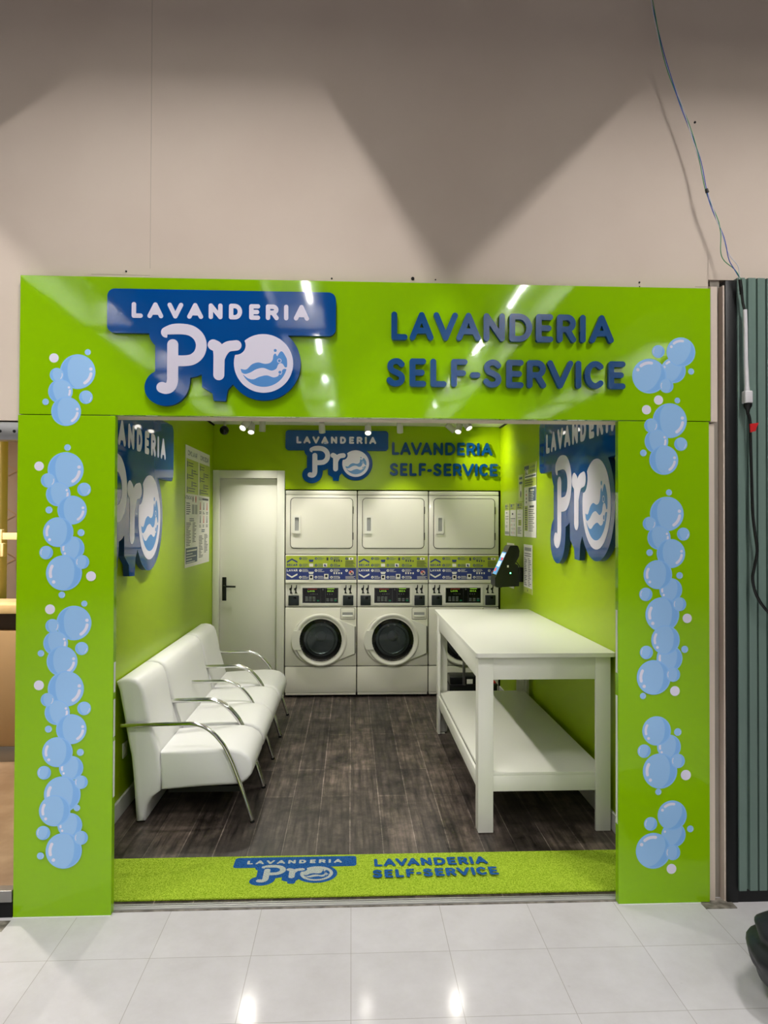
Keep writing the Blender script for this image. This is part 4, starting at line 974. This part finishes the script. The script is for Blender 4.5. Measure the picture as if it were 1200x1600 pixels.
# bin bag on the mall floor
bg = thing('bin_bag', (1.70, -.70, 0), 'black bin bag on the pale mall floor at the right edge', 'bag')
bm = bmesh.new(); bmesh.ops.create_icosphere(bm, subdivisions=5, radius=1)
for v in bm.verts:
    p = v.co.copy(); ang = math.atan2(p.y, p.x)
    r = 1 + .12*noise.noise(p*1.3+Vector((3, 1, 0))) + .03*noise.noise(p*4) + .012*abs(noise.noise(p*9))
    z = p.z*r
    s_ = .205*(1 + (.12 if z < 0 else 0))
    wst = 1 - .13*math.exp(-((z-.38)/.14)**2)
    v.co = Vector((1.70+p.x*r*.30*wst, -.70+p.y*r*.27*wst, max(.002, min(.30, .165+z*.165)+(.012*sin(ang*5) if z > .5 else 0))))
mb = MB(); mb.bm.free(); mb.bm = bm
mb.build('sack', M_bag, bg, ang=80)
MB().tube([(1.76, -.70, .28), (1.765, -.705, .33), (1.78, -.71, .36)], [.05, .03, .045], 12).build('knot', M_bag, bg)

# ------------------------------------------------------------------ NEIGHBOURING SHOP on the left (seen through a narrow gap)
M_nfloor = mat('neighbour plank floor', (168, 132, 100), .5); add_vary(M_nfloor, (144, 116, 92), (174, 146, 120), 5, 7)
struct('floor_neighbour', MB().box(-6, -1.42, .05, 3.2, .02, .06), M_nfloor)
struct('wall_neighbour', MB().box(-6, -1.42, 3.2, 3.3, .06, 2.6).box(-6.1, -6, .14, 3.3, .06, 2.6), M_taupe)
struct('ceiling_neighbour', MB().box(-6.1, -1.42, .14, 3.3, 2.55, 2.6), M_cream)
struct('trim_10', MB().box(-5.9, -1.436, .0, .05, .065, .115, .003), M_steel)
struct('trim_11', MB().box(-5.9, -1.436, .005, .05, .0, .062), M_dark)
rl = tag(MB().box(-5.9, -1.436, .030, .10, 2.04, 2.118, .004).build('track_rail', M_steel), 'grey metal shutter rail over the neighbouring shop at the left edge', 'rail')
for xx in (-1.52, -1.46, -1.60): MB().lathe([(0, .004), (.006, .003), (.007, 0)], (xx, .03, 2.078), -Y, 10).build('screw', M_dark, rl)
tag(MB().prism([smooth_pts([(.13, 2.30), (.13, 2.125), (.25, 2.105), (.5, 2.118), (1.0, 2.155)], 4)+[(1.0, 2.30)]], (Vector((-5.5, 0, 0)), Y, Z, X), 0, 4.06).build('display_canopy', M_cream), 'cream curved canopy inside the neighbouring shop', 'canopy')
fp = tag(MB().box(-2.78, -2.59, 2.20, 2.32, .06, 2.40, .006).build('wooden_post', M_wood), 'pale wooden upright in the neighbouring shop', 'post')
MB().box(-2.592, -2.575, 2.195, 2.32, .06, 2.40, .002).build('edge_strip', M_cream, fp)
bk = thing('shelf_bracket', (-2.62, 2.17, 1.55), 'cream locking bracket on the wooden upright in the neighbouring shop', 'bracket')
MB().box(-2.75, -2.53, 2.14, 2.195, 1.52, 1.625, .006).build('arm', M_cream, bk); MB().box(-2.54, -2.40, 2.15, 2.19, 1.55, 1.60, .004).build('bar', M_cream, bk)
MB().box(-2.60, -2.50, 2.10, 2.15, 1.43, 1.525, .004).build('block', M_cream, bk); MB().box(-2.545, -2.52, 2.098, 2.13, 1.435, 1.52).build('slot', M_dark, bk)
ct = thing('shop_counter', (-3.2, 2.0, .06), 'wooden counter in the neighbouring shop at the left edge', 'counter')
MB().box(-4.6, -1.60, 1.78, 2.18, 1.06, 1.12, .004).build('countertop', M_wood, ct); MB().box(-4.6, -1.62, 1.86, 2.18, .93, 1.06).build('recess', mat('dark brown', (60, 46, 36), .5), ct)
MB().box(-4.6, -1.62, 1.81, 2.18, .16, .94, .003).build('front_panel', M_tan, ct); MB().box(-4.6, -1.62, 1.80, 2.18, .06, .16, .003).build('plinth', M_steel, ct)
F = Flat((Vector((-6, 3.2, 0)), X, Z, -Y), .0002, .0008)
for cx_ in (2.2, 2.5, 2.8, 3.09, 3.38):
    for cz_ in (2.12, 1.74, 1.36):
        for k in range(6):
            a = k*pi/3+.5; d = Vector((cos(a), sin(a))); n_ = Vector((-d.y, d.x))*.003
            F.poly([(cx_+n_.x, cz_+n_.y), (cx_-n_.x, cz_-n_.y), (cx_+.10*d.x-n_.x, cz_+.10*d.y-n_.y), (cx_+.10*d.x+n_.x, cz_+.10*d.y+n_.y)], M_tan)
wpn = F.build('wallpaper_pattern'); tag(wpn, 'brown star lines printed on the taupe wall of the neighbouring shop', 'wallpaper', None, 'structure')
nl = thing('added_ceiling_lamp', (-2.7, 1.3, 2.55), 'unseen warm ceiling lamp added in the neighbouring shop', 'lamp')
MB().lathe([(0, 0), (.09, 0), (.09, -.03), (0, -.03)], (-2.7, 1.3, 2.55), (0, 0, 1), 20).build('housing', M_spot, nl)
l = bpy.data.lights.new('neighbour_fill', 'AREA'); l.shape = 'DISK'; l.size = .16; l.energy = 58; l.color = (1, .92, .80)  # added light that brightens the neighbouring shop, its source unseen
lo = bpy.data.objects.new('lamp_light', l); COL.objects.link(lo); lo.parent = nl; lo.location = (0, 0, -.035)
